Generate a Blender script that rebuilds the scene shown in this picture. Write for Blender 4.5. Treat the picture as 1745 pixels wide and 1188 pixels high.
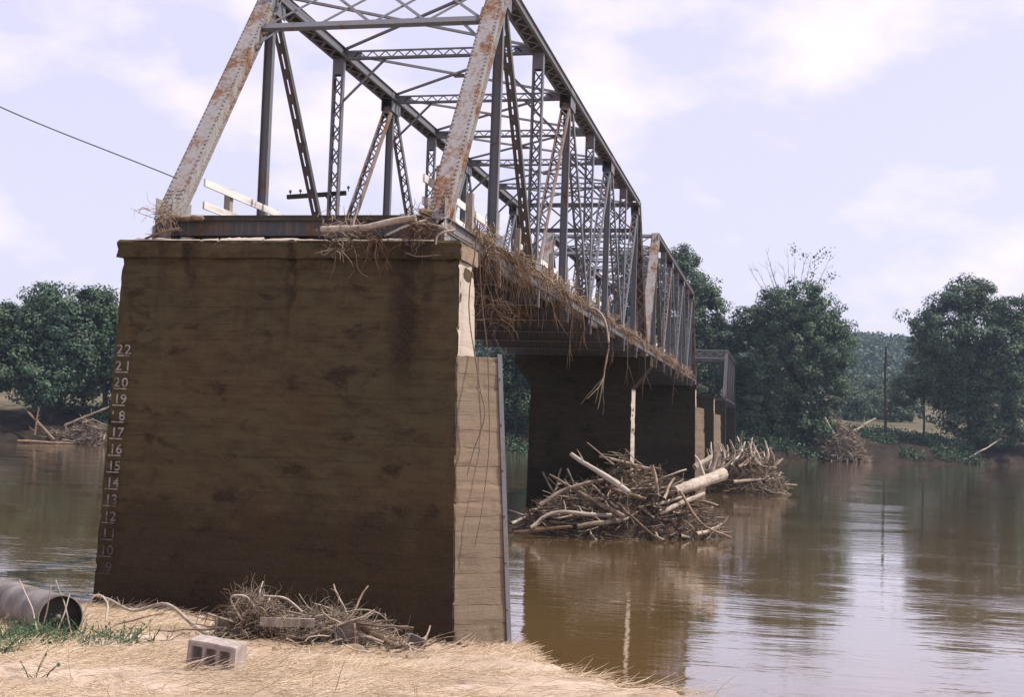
import bpy, bmesh, math, random
import numpy as np
from mathutils import Vector, Matrix

# ------------------------------------------------------------------ scene, camera, light
for o in list(bpy.data.objects): bpy.data.objects.remove(o)
scn = bpy.context.scene
col = scn.collection
FT = .3048
YAW, PITCH, ROLL, FPX, PW, PH = .2118, .0584, .034, 2104.95, 1745., 1188.
CAM = np.array([28.47*FT, -68.077*FT, 16*FT])
FW = np.array([-math.sin(YAW)*math.cos(PITCH), math.cos(YAW)*math.cos(PITCH), math.sin(PITCH)])
R0 = np.array([math.cos(YAW), math.sin(YAW), 0.]); U0 = np.cross(R0, FW)
RT = R0*math.cos(ROLL)+U0*math.sin(ROLL); UP = -R0*math.sin(ROLL)+U0*math.cos(ROLL)
FH = np.array([-math.sin(YAW), math.cos(YAW), 0.])
cd = bpy.data.cameras.new('camera'); cam = bpy.data.objects.new('camera', cd); col.objects.link(cam)
cd.sensor_fit = 'HORIZONTAL'; cd.sensor_width = 36; cd.lens = FPX/PW*36
cd.clip_start = .1; cd.clip_end = 6000
cam.matrix_world = Matrix(((RT[0], UP[0], -FW[0], CAM[0]), (RT[1], UP[1], -FW[1], CAM[1]), (RT[2], UP[2], -FW[2], CAM[2]), (0, 0, 0, 1)))
scn.camera = cam

SUN_DIR = np.array([.975, .222, 0.])                 # horizontal direction towards the sun
SUN_EL = math.radians(54)
sv = Vector((SUN_DIR[0]*math.cos(SUN_EL), SUN_DIR[1]*math.cos(SUN_EL), math.sin(SUN_EL)))
sl = bpy.data.lights.new('sun', 'SUN'); sun = bpy.data.objects.new('sun', sl); col.objects.link(sun)
sl.energy = 5.0; sl.angle = math.radians(.55); sl.color = (1, .93, .83)
sun.rotation_euler = sv.to_track_quat('Z', 'Y').to_euler()

world = bpy.data.worlds.new('World'); scn.world = world; world.use_nodes = True
nt = world.node_tree; nt.nodes.clear()
wo = nt.nodes.new('ShaderNodeOutputWorld'); bg = nt.nodes.new('ShaderNodeBackground')
sky = nt.nodes.new('ShaderNodeTexSky'); sky.sky_type = 'NISHITA'; sky.sun_disc = False
sky.sun_elevation = SUN_EL; sky.sun_rotation = math.atan2(SUN_DIR[0], SUN_DIR[1])
sky.dust_density = 2.0; sky.air_density = 1.0; sky.ozone_density = 2.0
SKY = .112
bg.inputs['Strength'].default_value = SKY
# thin summer cloud: soft pale puffs over the clear sky, everywhere alike
tc = nt.nodes.new('ShaderNodeTexCoord'); mp = nt.nodes.new('ShaderNodeMapping'); mp.inputs['Scale'].default_value = (1, 1, 1.9)
mp.inputs['Location'].default_value = (1.35, .6, .42)
n1 = nt.nodes.new('ShaderNodeTexNoise'); n1.inputs['Scale'].default_value = 5.2; n1.inputs['Detail'].default_value = 7; n1.inputs['Roughness'].default_value = .52
r1 = nt.nodes.new('ShaderNodeMapRange'); r1.inputs[1].default_value = .48; r1.inputs[2].default_value = .68; r1.inputs[3].default_value = .12; r1.inputs[4].default_value = .85
mx = nt.nodes.new('ShaderNodeMix'); mx.data_type = 'RGBA'
mx.inputs[7].default_value = (9.6, 8.4, 9.3, 1)
nt.links.new(tc.outputs['Generated'], mp.inputs[0]); nt.links.new(mp.outputs[0], n1.inputs[0]); nt.links.new(n1.outputs[0], r1.inputs[0])
veil = nt.nodes.new('ShaderNodeMix'); veil.data_type = 'RGBA'; veil.inputs[0].default_value = .62; veil.inputs[7].default_value = (7.4, 6.9, 9.0, 1)
nt.links.new(sky.outputs[0], veil.inputs[6]); nt.links.new(r1.outputs[0], mx.inputs[0]); nt.links.new(veil.outputs[2], mx.inputs[6]); nt.links.new(mx.outputs[2], bg.inputs[0]); nt.links.new(bg.outputs[0], wo.inputs[0])

scn.view_settings.view_transform = 'Standard'; scn.view_settings.look = 'None'
scn.view_settings.exposure = .28; scn.view_settings.gamma = 1
scn.render.engine = 'CYCLES'

# ------------------------------------------------------------------ helpers
rng = np.random.default_rng(7); random.seed(7)
def at(px, py, D): return CAM+(FW+RT*(px-PW/2)/FPX-UP*(py-PH/2)/FPX)*D           # a bearing and a distance -> a point
def atY(px, py, Y):
    v = FW+RT*(px-PW/2)/FPX-UP*(py-PH/2)/FPX; return CAM+v*(Y-CAM[1])/v[1]
def uD(u, D): return CAM[0]+u*R0[0]+D*FH[0], CAM[1]+u*R0[1]+D*FH[1]

def _hash(i, j, k, s):
    h = np.sin(i*127.1+j*311.7+k*74.7+s*53.3)*43758.5453
    return h-np.floor(h)
def vnoise(p, scale=1., seed=0):
    p = np.asarray(p, float)*scale; i = np.floor(p); f = p-i; f = f*f*(3-2*f); r = 0
    for a in (0, 1):
        for b in (0, 1):
            for c in (0, 1):
                w = (f[..., 0] if a else 1-f[..., 0])*(f[..., 1] if b else 1-f[..., 1])*(f[..., 2] if c else 1-f[..., 2])
                r = r+w*_hash(i[..., 0]+a, i[..., 1]+b, i[..., 2]+c, seed)
    return r*2-1
def fbm(p, scale, oct=3, seed=0):
    return sum(vnoise(p, scale*2**k, seed+k)*.5**k for k in range(oct))

def tag(o, label=None, cat=None, group=None, kind=None):
    if label: o['label'] = label
    if cat: o['category'] = cat
    if group: o['group'] = group
    if kind: o['kind'] = kind
    return o
def empty(name, loc=(0, 0, 0), label=None, cat=None, group=None):
    o = bpy.data.objects.new(name, None); o.location = loc; o.empty_display_size = .2; col.objects.link(o)
    return tag(o, label, cat, group)
def link(name, me, mat, parent=None, smooth=False):
    o = bpy.data.objects.new(name, me); col.objects.link(o)
    if mat is not None and not me.materials: me.materials.append(mat)
    if smooth: me.polygons.foreach_set('use_smooth', [True]*len(me.polygons))
    if parent is not None: o.parent = parent; o.matrix_parent_inverse = parent.matrix_world.inverted() if False else Matrix()
    return o
def npmesh(name, V, Fq, uv=None, rnd=None):
    """V (n,3); Fq (m,k) equal sized faces"""
    me = bpy.data.meshes.new(name); V = np.ascontiguousarray(V, np.float32); Fq = np.ascontiguousarray(Fq, np.int32)
    m, k = Fq.shape
    me.vertices.add(len(V)); me.vertices.foreach_set('co', V.ravel())
    me.loops.add(m*k); me.loops.foreach_set('vertex_index', Fq.ravel())
    me.polygons.add(m); me.polygons.foreach_set('loop_start', np.arange(0, m*k, k, dtype=np.int32))
    if uv is not None:
        l = me.uv_layers.new(name='UVMap'); l.data.foreach_set('uv', np.ascontiguousarray(uv, np.float32).ravel())
    if rnd is not None:
        a = me.attributes.new('rnd', 'FLOAT', 'FACE'); a.data.foreach_set('value', np.ascontiguousarray(rnd, np.float32))
    me.update(calc_edges=True)
    return me

class MB:
    """collects boxes, bars and prisms into one mesh"""
    def __init__(s): s.v = []; s.f = []
    def add(s, vs, fs):
        n = len(s.v); s.v += [tuple(map(float, v)) for v in vs]; s.f += [tuple(i+n for i in f) for f in fs]
    def box(s, x0, x1, y0, y1, z0, z1):
        s.add([(x0, y0, z0), (x1, y0, z0), (x1, y1, z0), (x0, y1, z0), (x0, y0, z1), (x1, y0, z1), (x1, y1, z1), (x0, y1, z1)],
              [(0, 3, 2, 1), (4, 5, 6, 7), (0, 1, 5, 4), (1, 2, 6, 5), (2, 3, 7, 6), (3, 0, 4, 7)])
    def obox(s, c, a, b, d, la, lb, ld):
        c, a, b, d = (np.asarray(q, float) for q in (c, a, b, d))
        P = []
        for k in (-1, 1):
            for i, j in ((-1, -1), (1, -1), (1, 1), (-1, 1)): P.append(c+a*la/2*i+b*lb/2*j+d*ld/2*k)
        s.add(P, [(0, 3, 2, 1), (4, 5, 6, 7), (0, 1, 5, 4), (1, 2, 6, 5), (2, 3, 7, 6), (3, 0, 4, 7)])
    def bar(s, p0, p1, w, h, side):
        p0, p1 = np.asarray(p0, float), np.asarray(p1, float); t = p1-p0; L = np.linalg.norm(t); t /= L
        side = np.asarray(side, float); side = side-t*side.dot(t); side /= np.linalg.norm(side)
        s.obox((p0+p1)/2, side, np.cross(t, side), t, w, h, L)
    def build(s, name, mat, parent=None, smooth=False):
        me = bpy.data.meshes.new(name); me.from_pydata(s.v, [], s.f); me.update()
        return link(name, me, mat, parent, smooth)

def tubes(P, R, n=3, cap=False):
    """P (N,K,3) polylines, R (N,K) radii -> V, quads, uv, per-face random"""
    P = np.asarray(P, float); N, K, _ = P.shape; R = np.broadcast_to(R, (N, K))
    T = np.gradient(P, axis=1); T /= np.linalg.norm(T, axis=2, keepdims=True)+1e-9
    ref = np.where(np.abs(T[..., 2:3]) < .9, np.array([0, 0, 1.]), np.array([1., 0, 0]))
    ref = ref[:, :1].repeat(K, 1)
    A = np.cross(T, ref); A /= np.linalg.norm(A, axis=2, keepdims=True)+1e-9; B = np.cross(T, A)
    an = np.arange(n)/n*2*np.pi
    V = P[:, :, None]+R[..., None, None]*(A[:, :, None]*np.cos(an)[None, None, :, None]+B[:, :, None]*np.sin(an)[None, None, :, None])
    idx = np.arange(N*K*n).reshape(N, K, n); nx = np.roll(idx, -1, 2)
    Q = np.stack([idx[:, :-1], nx[:, :-1], nx[:, 1:], idx[:, 1:]], -1).reshape(-1, 4)
    L = np.concatenate([np.zeros((N, 1)), np.cumsum(np.linalg.norm(np.diff(P, axis=1), axis=2), 1)], 1)
    off = rng.random((N, 1))*50
    v0 = (L+off)[:, :-1, None].repeat(n, 2); v1 = (L+off)[:, 1:, None].repeat(n, 2)
    u0 = (np.arange(n)/n)[None, None].repeat(N, 0).repeat(K-1, 1); u1 = u0+1/n
    uv = np.stack([np.stack([u0, v0], -1), np.stack([u1, v0], -1), np.stack([u1, v1], -1), np.stack([u0, v1], -1)], 3).reshape(-1, 2)
    rnd = rng.random(N).repeat((K-1)*n)
    return V.reshape(-1, 3), Q, uv, rnd
def strands(name, P, R, mat, parent=None, n=3, smooth=False):
    V, Q, uv, rnd = tubes(P, R, n)
    return link(name, npmesh(name, V, Q, uv, rnd), mat, parent, smooth)
def joinmesh(parts):
    V = []; Q = []; U = []; Rn = []; k = 0
    for v, q, u, r in parts: V.append(v); Q.append(q+k); U.append(u); Rn.append(r); k += len(v)
    return np.concatenate(V), np.concatenate(Q), np.concatenate(U), np.concatenate(Rn)
def walk(p0, d0, length, K, curl, grav, r=rng):
    """random-walk polylines: p0 (N,3) d0 (N,3) length (N,)"""
    N = len(p0); P = np.zeros((N, K, 3)); P[:, 0] = p0; d = d0/np.linalg.norm(d0, axis=1, keepdims=True); st = (length/(K-1))[:, None]
    for k in range(1, K):
        d = d+r.normal(0, curl, (N, 3)); d[:, 2] += grav; d /= np.linalg.norm(d, axis=1, keepdims=True)
        P[:, k] = P[:, k-1]+d*st
    return P
def spline(pts, K):
    pts = np.asarray(pts, float); n = len(pts); t = np.linspace(0, n-1, K); out = []
    e = np.vstack([2*pts[0]-pts[1], pts, 2*pts[-1]-pts[-2]])
    for x in t:
        i = min(int(x), n-2); f = x-i; p0, p1, p2, p3 = e[i], e[i+1], e[i+2], e[i+3]
        out.append(.5*((2*p1)+(p2-p0)*f+(2*p0-5*p1+4*p2-p3)*f*f+(3*p1-p0-3*p2+p3)*f**3))
    return np.array(out)
def log(name, pts, r0, r1, mat, label=None, cat=None, group=None, K=14, n=9, knob=.14, stubs=0, parent=None, crook=.016):
    """a knotty tapering log with flat sawn or broken ends; branch stubs belong to the same mesh"""
    P = spline(pts, K); L = np.linalg.norm(P[-1]-P[0])
    P = P+np.stack([vnoise(P, 1.7/max(L, .4)*2, s) for s in (3, 4, 5)], 1)*L*crook
    R = np.linspace(r0, r1, K)*(1+knob*vnoise(P, 3., 9))
    V, Q, uv, rn = tubes(P[None], R[None], n)
    V = V+np.stack([vnoise(V, 1.1/max(r0, .01), s)+.5*vnoise(V, .35/max(r0, .01), s+5) for s in (11, 12, 13)], 1)*r0*.17
    parts = [(V, Q, uv, rn)]
    for k, R_ in ((0, r0), (K-1, r1)):                # end discs (ring to centre) as degenerate-free quads
        ring = V.reshape(K, n, 3)[k]; c = ring.mean(0)+(P[k]-P[k-1 if k else 1])/np.linalg.norm(P[k]-P[k-1 if k else 1])*R_*.25
        mid = (ring+c)/2
        vv = np.vstack([ring, mid, c[None]])
        q = [(i, (i+1) % n, n+(i+1) % n, n+i) for i in range(n)]
        q2 = [(n+i, n+(i+1) % n, 2*n, 2*n) for i in range(0, n)]
        q3 = [(n+i, n+(i+1) % n, n+(i+2) % n, 2*n) for i in range(0, n-1, 2)]+([(n+n-1, n, 2*n, n+n-1)] if False else [])
        if n % 2: q3.append((n+n-1, n+0, 2*n, 2*n)); q3 = q3[:-1]
        q = np.array(q+q3)
        parts.append((vv, q, np.full((len(q)*4, 2), .3)+np.arange(len(q)*4)[:, None]*.002, np.zeros(len(q))))
    for s in range(stubs):
        t = rng.uniform(.25, .95); i = int(t*(K-1)); d = rng.normal(0, 1, 3); ax = P[-1]-P[0]; ax /= L
        d -= ax*d.dot(ax)*.6; d[2] = abs(d[2]); d /= np.linalg.norm(d); ln = rng.uniform(2.5, 9)*R[i]
        parts.append(tubes(walk(P[i][None], d[None], np.array([ln]), 5, .15, 0), np.linspace(.42, .12, 5)[None]*R[i], 5))
    V, Q, uv, rn = joinmesh(parts)
    o = link(name, npmesh(name, V, Q, uv, rn), mat, parent, True)
    return tag(o, label, cat, group)

# ------------------------------------------------------------------ materials
def newmat(name):
    m = bpy.data.materials.new(name); m.use_nodes = True; t = m.node_tree
    return m, t, t.nodes['Principled BSDF'], t.nodes['Material Output']
class G:
    def __init__(s, t): s.t = t
    def n(s, typ, **kw):
        q = s.t.nodes.new('ShaderNode'+typ)
        for k, v in kw.items(): setattr(q, k, v)
        return q
    def L(s, a, b): s.t.links.new(a, b)
    def coord(s, kind='Object', scale=(1, 1, 1), loc=(0, 0, 0)):
        c = s.n('TexCoord'); m = s.n('Mapping'); m.inputs['Scale'].default_value = scale; m.inputs['Location'].default_value = loc
        s.L(c.outputs[kind], m.inputs[0]); return m.outputs[0]
    def noise(s, vec, scale, detail=4, rough=.55, dist=0):
        q = s.n('TexNoise'); q.inputs['Scale'].default_value = scale; q.inputs['Detail'].default_value = detail
        q.inputs['Roughness'].default_value = rough; q.inputs['Distortion'].default_value = dist
        s.L(vec, q.inputs['Vector']); return q.outputs['Fac']
    def rng(s, v, a, b, c=0., d=1.):
        q = s.n('MapRange'); q.inputs[1].default_value = a; q.inputs[2].default_value = b; q.inputs[3].default_value = c; q.inputs[4].default_value = d
        s.L(v, q.inputs[0]); return q.outputs[0]
    def ramp(s, v, stops):
        q = s.n('ValToRGB'); e = q.color_ramp.elements
        while len(e) < len(stops): e.new(.5)
        for k, (p, c) in enumerate(stops): e[k].position = p; e[k].color = (*c, 1)
        s.L(v, q.inputs[0]); return q.outputs[0]
    def mix(s, f, a, b, mode='MIX'):
        q = s.n('Mix', data_type='RGBA', blend_type=mode)
        if isinstance(f, (int, float)): q.inputs[0].default_value = f
        else: s.L(f, q.inputs[0])
        for i, x in ((6, a), (7, b)):
            if isinstance(x, tuple): q.inputs[i].default_value = (*x, 1)
            else: s.L(x, q.inputs[i])
        return q.outputs[2]
    def math(s, op, a, b=None):
        q = s.n('Math', operation=op)
        for i, x in enumerate((a, b)):
            if x is None: continue
            if isinstance(x, (int, float)): q.inputs[i].default_value = x
            else: s.L(x, q.inputs[i])
        return q.outputs[0]
    def bump(s, h, strength=.3, dist=.02, prev=None):
        q = s.n('Bump'); q.inputs['Strength'].default_value = strength; q.inputs['Distance'].default_value = dist
        s.L(h, q.inputs['Height'])
        if prev is not None: s.L(prev, q.inputs['Normal'])
        return q.outputs[0]
    def sep(s, v):
        q = s.n('SeparateXYZ'); s.L(v, q.inputs[0]); return q.outputs
    def attr(s, name='rnd'):
        q = s.n('Attribute'); q.attribute_name = name; return q.outputs['Fac']
M = {}
def simple(name, stops, scale, rough=.85, kind='Object', stretch=(1, 1, 1), bump=.25, bdist=.01, bscale=None, detail=6, metallic=0, spec=.3):
    m, t, b, o = newmat(name); g = G(t); v = g.coord(kind, stretch)
    f = g.noise(v, scale, detail, .6); g.L(g.ramp(f, stops), b.inputs['Base Color'])
    b.inputs['Roughness'].default_value = rough; b.inputs['Metallic'].default_value = metallic; b.inputs['Specular IOR Level'].default_value = spec
    if bump: g.L(g.bump(g.noise(v, bscale or scale*4, 6, .65), bump, bdist), b.inputs['Normal'])
    M[name] = m; return m

def concrete(name, base, dark, olive, stain, joint=.7, drips=()):
    m, t, b, o = newmat(name); g = G(t); v = g.coord(); X_, Y_, z = g.sep(v)
    big = g.noise(v, .5, 5, .6, .5); fine = g.noise(v, 24, 6, .7); mid = g.noise(g.coord(scale=(1, 1, 2.2), loc=(7, 3, 1)), 2.3, 9, .68, .2)
    c = g.mix(g.rng(big, .36, .64), base, olive)
    c = g.mix(g.rng(mid, .32, .56, stain*.7, 0), c, dark)
    c = g.mix(g.rng(g.noise(g.coord(loc=(2, 9, 4)), .75, 6, .62, .6), 5e-1, .66, 0, stain*.5), c, (base[0]*.95, base[1]*.76, base[2]*.70))
    streak = g.noise(g.coord(scale=(.22, .22, 5.5)), 1.5, 6, .62)          # form-board streaks
    c = g.mix(g.rng(streak, .50, .72, 0, .34), c, tuple(min(1, x*1.38) for x in base)); c = g.mix(g.rng(streak, .30, .46, .38, 0), c, dark)
    run = g.noise(g.coord(scale=(2.6, 2.6, .12)), 1.2, 6, .6)              # water runs from the cap
    c = g.mix(g.math('MULTIPLY', g.rng(run, .54, .74, 0, stain), g.rng(z, 4.2, 7.7, .0, .8)), c, dark)
    wob = g.noise(v, 2.4, 6, .65)
    for (x0, wd, zt_, zb_) in drips:
        d = g.math('ABSOLUTE', g.math('SUBTRACT', X_, g.math('ADD', g.rng(wob, .3, .7, -.16, .16), x0)))
        k = g.math('MULTIPLY', g.rng(d, wd*.35, wd, 1, 0), g.math('MULTIPLY', g.rng(z, zb_, zb_+1.0, 0, 1), g.rng(wob, .30, .55, .25, 1)))
        c = g.mix(g.math('MULTIPLY', k, .85), c, tuple(x*.6 for x in dark))
    blot = g.noise(g.coord(scale=(.8, .8, 1.5)), 1.5, 8, .66, .3); c = g.mix(g.rng(blot, .565, .64, 0, stain*.8), c, tuple(x*.7 for x in dark))
    wet = g.math('ADD', z, g.rng(g.noise(v, 1.1, 6, .62), .25, .75, -.8, .8))  # silt-soaked lower part
    c = g.mix(g.rng(wet, 2.9, 3.6, stain*.62, 0), c, dark); c = g.mix(g.rng(wet, 1.4, 2.1, stain*.45, 0), c, dark)
    c = g.mix(g.rng(fine, .38, .75, 0, .32), c, tuple(min(1, x*1.5) for x in base))
    jf = g.math('ABSOLUTE', g.math('SUBTRACT', g.math('FRACT', g.math('DIVIDE', g.math('ADD', g.math('ADD', z, g.math('MULTIPLY', g.math('SINE', g.math('MULTIPLY', z, 2.3)), .07)), g.rng(g.noise(v, 1.6, 5), .3, .7, -.02, .02)), .27)), .06))
    jm = g.math('MULTIPLY', g.rng(jf, .015, .05, 1, 0), g.rng(g.noise(g.coord(scale=(1, 1, 3)), 2.2, 5, .65), .44, .60))
    c = g.mix(g.math('MULTIPLY', jm, joint), c, tuple(x*.6 for x in dark))
    pock = g.noise(v, 60, 3, .5); c = g.mix(g.rng(pock, .66, .72, 0, .5), c, dark)
    g.L(c, b.inputs['Base Color']); b.inputs['Roughness'].default_value = .9; b.inputs['Specular IOR Level'].default_value = .2
    nb = g.bump(g.noise(g.coord(scale=(.5, .5, 3)), 6, 6, .65), .5, .02)
    nb = g.bump(fine, .45, .008, nb); nb = g.bump(g.math('SUBTRACT', 1., jm), joint, .012, nb); nb = g.bump(g.rng(pock, .62, .72, 1, 0), .4, .006, nb)
    g.L(nb, b.inputs['Normal']); M[name] = m; return m
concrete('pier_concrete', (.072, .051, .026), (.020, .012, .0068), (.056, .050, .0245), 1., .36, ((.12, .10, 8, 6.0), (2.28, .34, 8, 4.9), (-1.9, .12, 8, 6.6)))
concrete('shaded_pier_concrete', (.034, .026, .015), (.012, .008, .005), (.026, .026, .013), 1., .3)  # darker concrete copy: shade on the far piers put into the colour
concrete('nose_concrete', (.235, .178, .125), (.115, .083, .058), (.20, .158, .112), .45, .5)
concrete('sunlit_concrete', (.40, .345, .29), (.27, .215, .17), (.36, .31, .255), .35, .4)  # paler copy: sunlight on pier ends and cap chips put into colour

def steel(name, paint, rustamt, rough=.55):
    m, t, b, o = newmat(name); g = G(t); v = g.coord()
    r = g.noise(g.coord(scale=(1, 1, .6), loc=(3, 1, 2)), 1.5, 7, .66, .3); s2 = g.noise(v, 14, 5, .65); drips = g.noise(g.coord(scale=(6, 6, .5)), 2.2, 5, .6)
    rust = g.ramp(g.noise(v, 9, 5, .6), [(.3, (.075, .032, .015)), (.55, (.17, .075, .032)), (.8, (.26, .14, .065))])
    p = g.mix(g.rng(s2, .3, .75, 0, .5), paint, tuple(x*.62 for x in paint))
    p = g.mix(g.rng(drips, .5, .75, 0, .55), p, (.22, .15, .10))
    f = g.rng(g.math('ADD', g.math('ADD', r, g.math('MULTIPLY', g.math('SUBTRACT', drips, .5), .35)), g.math('MULTIPLY', g.math('SUBTRACT', s2, .5), .38)), .60-rustamt, .76-rustamt)
    g.L(g.mix(f, p, rust), b.inputs['Base Color'])
    g.L(g.rng(f, 0, 1, rough, .9), b.inputs['Roughness']); b.inputs['Specular IOR Level'].default_value = .35
    g.L(g.bump(s2, .2, .004), b.inputs['Normal']); M[name] = m; return m
steel('steel_paint', (.135, .142, .160), .03); steel('steel_post', (.27, .26, .26), .15, .6); steel('steel_dark', (.07, .069, .07), .02); steel('steel_rusty', (.20, .17, .155), .16)

steel('steel_shaded', (.055, .06, .072), .03)  # darker steel copy: tree shade on the far span put into colour
def wood(name, stops, rough=.85, grain=(14, .9), bump=.5):
    m, t, b, o = newmat(name); g = G(t); v = g.coord('UV', (grain[0], grain[1], 1)); f = g.noise(v, 1.6, 7, .65, .3)
    f2 = g.noise(g.coord('Object'), 2.2, 5, .6)
    x = g.math('ADD', g.math('MULTIPLY', f, .55), g.math('MULTIPLY', f2, .45))
    x = g.math('ADD', x, g.math('MULTIPLY', g.math('SUBTRACT', g.attr(), .5), .22)); x = g.math('ADD', x, g.math('MULTIPLY', g.math('SUBTRACT', g.noise(g.coord('Object'), 11, 5, .7), .5), .38))
    g.L(g.ramp(x, stops), b.inputs['Base Color']); b.inputs['Roughness'].default_value = rough; b.inputs['Specular IOR Level'].default_value = .2
    g.L(g.bump(f, bump, .012), b.inputs['Normal']); M[name] = m; return m
wood('driftwood', [(.33, (.08, .055, .04)), (.48, (.26, .20, .15)), (.7, (.44, .375, .31))])
wood('driftwood_pale', [(.30, (.13, .095, .07)), (.45, (.38, .315, .255)), (.7, (.56, .50, .43))])
wood('driftwood_brown', [(.3, (.07, .045, .03)), (.5, (.19, .125, .08)), (.72, (.36, .27, .19))])
wood('root', [(.25, (.045, .027, .019)), (.5, (.115, .069, .046)), (.75, (.25, .17, .12))])
wood('twig', [(.25, (.075, .055, .042)), (.5, (.20, .155, .115)), (.75, (.40, .33, .26))])
wood('bark', [(.3, (.03, .022, .016)), (.55, (.075, .058, .044)), (.8, (.14, .115, .09))], grain=(9, 1.2))
wood('dead_twig', [(.3, (.12, .10, .10)), (.7, (.25, .22, .22))])
wood('straw', [(.25, (.12, .075, .048)), (.5, (.29, .205, .14)), (.75, (.48, .385, .295))])
wood('straw_light', [(.22, (.14, .09, .055)), (.46, (.50, .375, .25)), (.72, (.76, .635, .485))])
simple('rail_wood', [(.3, (.42, .37, .34)), (.5, (.64, .60, .57)), (.7, (.74, .72, .70))], 3, stretch=(1, .25, 3), bump=.3)
simple('post_wood', [(.3, (.16, .13, .105)), (.55, (.30, .255, .21)), (.8, (.40, .35, .30))], 5, stretch=(3, 3, .3), bump=.4)
simple('deck_wood', [(.3, (.03, .024, .018)), (.6, (.065, .05, .038)), (.8, (.10, .08, .06))], 4, bump=.4)
simple('pole_wood', [(.3, (.02, .016, .013)), (.7, (.06, .048, .04))], 4, stretch=(3, 3, .3))
simple('wire_metal', [(.3, (.03, .04, .05)), (.7, (.06, .08, .09))], 6, bump=0)
simple('insulator_glass', [(.3, (.05, .06, .06)), (.7, (.12, .13, .13))], 6, rough=.2, bump=0)
simple('pipe_metal', [(.3, (.075, .06, .05)), (.5, (.155, .135, .12)), (.75, (.25, .225, .205))], 3.5, rough=.6, bump=.2)
simple('pipe_inside', [(.3, (.018, .022, .02)), (.7, (.05, .052, .046))], 5, rough=.7)
simple('block_concrete', [(.3, (.21, .17, .15)), (.55, (.34, .285, .26)), (.8, (.46, .40, .375))], 9, bump=.5, bscale=60, bdist=.006)
simple('clod', [(.3, (.13, .085, .052)), (.55, (.26, .185, .12)), (.8, (.38, .29, .205))], 3, bump=.7, bdist=.03)
simple('packed_silt', [(.3, (.03, .021, .014)), (.6, (.075, .052, .034)), (.85, (.14, .10, .07))], 3, bump=.8, bdist=.05)

def leafmat(name, a, b_, c):
    m, t, b, o = newmat(name); g = G(t)
    cl = g.ramp(g.math('ADD', g.math('MULTIPLY', g.attr(), .6), g.math('MULTIPLY', g.noise(g.coord(), .35, 3), .4)), [(.25, a), (.5, b_), (.8, c)])
    g.L(cl, b.inputs['Base Color']); b.inputs['Roughness'].default_value = .6; b.inputs['Specular IOR Level'].default_value = .25
    tr = g.n('BsdfTranslucent'); g.L(cl, tr.inputs[0]); ms = g.n('MixShader'); ms.inputs[0].default_value = .22
    g.L(b.outputs[0], ms.inputs[1]); g.L(tr.outputs[0], ms.inputs[2]); g.L(ms.outputs[0], o.inputs[0]); M[name] = m; return m
leafmat('leaf', (.030, .060, .033), (.056, .098, .054), (.100, .150, .082))
leafmat('leaf_blue', (.036, .072, .046), (.066, .112, .070), (.115, .168, .102))
leafmat('leaf_pale', (.050, .085, .050), (.08, .125, .072), (.125, .175, .105))
leafmat('leaf_hill', (.028, .052, .034), (.046, .078, .05), (.072, .108, .066))
leafmat('weed', (.04, .075, .04), (.075, .13, .065), (.13, .19, .09))

# sand with silt and litter
m, t, b, o = newmat('sand'); g = G(t); v = g.coord()
c = g.ramp(g.noise(v, .8, 6, .6), [(.3, (.25, .18, .13)), (.5, (.40, .305, .23)), (.72, (.52, .42, .335))])
c = g.mix(g.rng(g.noise(v, 2.6, 8, .72, .4), .50, .66, 0, .8), c, (.11, .075, .05))
c = g.mix(g.rng(g.noise(v, 34, 5, .7), .45, .7, 0, .4), c, (.50, .42, .335))
zz = g.sep(v)[2]; c = g.mix(g.rng(zz, .15, .75, .85, 0), c, (.13, .085, .05))
g.L(c, b.inputs['Base Color']); b.inputs['Roughness'].default_value = .95; b.inputs['Specular IOR Level'].default_value = .15
nb = g.bump(g.noise(v, 6, 7, .65), .7, .05); nb = g.bump(g.noise(v, 45, 5, .7), .5, .012, nb); g.L(nb, b.inputs['Normal']); M['sand'] = m
# far ground: dark bank soil below with tree shade in its colour, dry meadow above
m, t, b, o = newmat('meadow'); g = G(t); v = g.coord(); zz = g.sep(v)[2]
gr = g.ramp(g.noise(v, .06, 6, .6), [(.3, (.06, .06, .034)), (.5, (.105, .09, .056)), (.7, (.16, .125, .085))])
bk = g.ramp(g.noise(v, .5, 6, .65), [(.35, (.016, .012, .009)), (.62, (.040, .030, .022)), (.85, (.13, .10, .075))])
lim = g.math('ADD', zz, g.rng(g.noise(v, .25, 5), .3, .7, -1, 1))
g.L(g.mix(g.rng(lim, 3.6, 4.8), bk, gr), b.inputs['Base Color']); b.inputs['Roughness'].default_value = .95; b.inputs['Specular IOR Level'].default_value = .1
g.L(g.bump(g.noise(v, 1.2, 7, .7), .8, .3), b.inputs['Normal']); M['meadow'] = m
# muddy river
m, t, b, o = newmat('river_water'); g = G(t); v = g.coord()
g.L(g.ramp(g.noise(v, .12, 4), [(.3, (.125, .077, .029)), (.7, (.158, .100, .040))]), b.inputs['Base Color'])
b.inputs['Roughness'].default_value = .04; b.inputs['IOR'].default_value = 1.6; b.inputs['Specular IOR Level'].default_value = 1.
b.inputs['Coat Weight'].default_value = .8; b.inputs['Coat IOR'].default_value = 1.5; b.inputs['Coat Roughness'].default_value = .03
rot = g.n('Mapping'); rot.inputs['Rotation'].default_value = (0, 0, -.2); rot.inputs['Scale'].default_value = (.45, 1.3, 1); tcw = g.n('TexCoord'); g.L(tcw.outputs['Object'], rot.inputs[0])
w1 = g.noise(rot.outputs[0], 2.6, 3, .5, .2); w2 = g.noise(rot.outputs[0], .55, 3, .55, .5); w3 = g.noise(rot.outputs[0], 8.5, 2, .5)
patch = g.rng(g.noise(g.coord(scale=(.6, 1.6, 1)), .11, 4, .6, .6), .42, .62, .18, 1.25)
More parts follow.
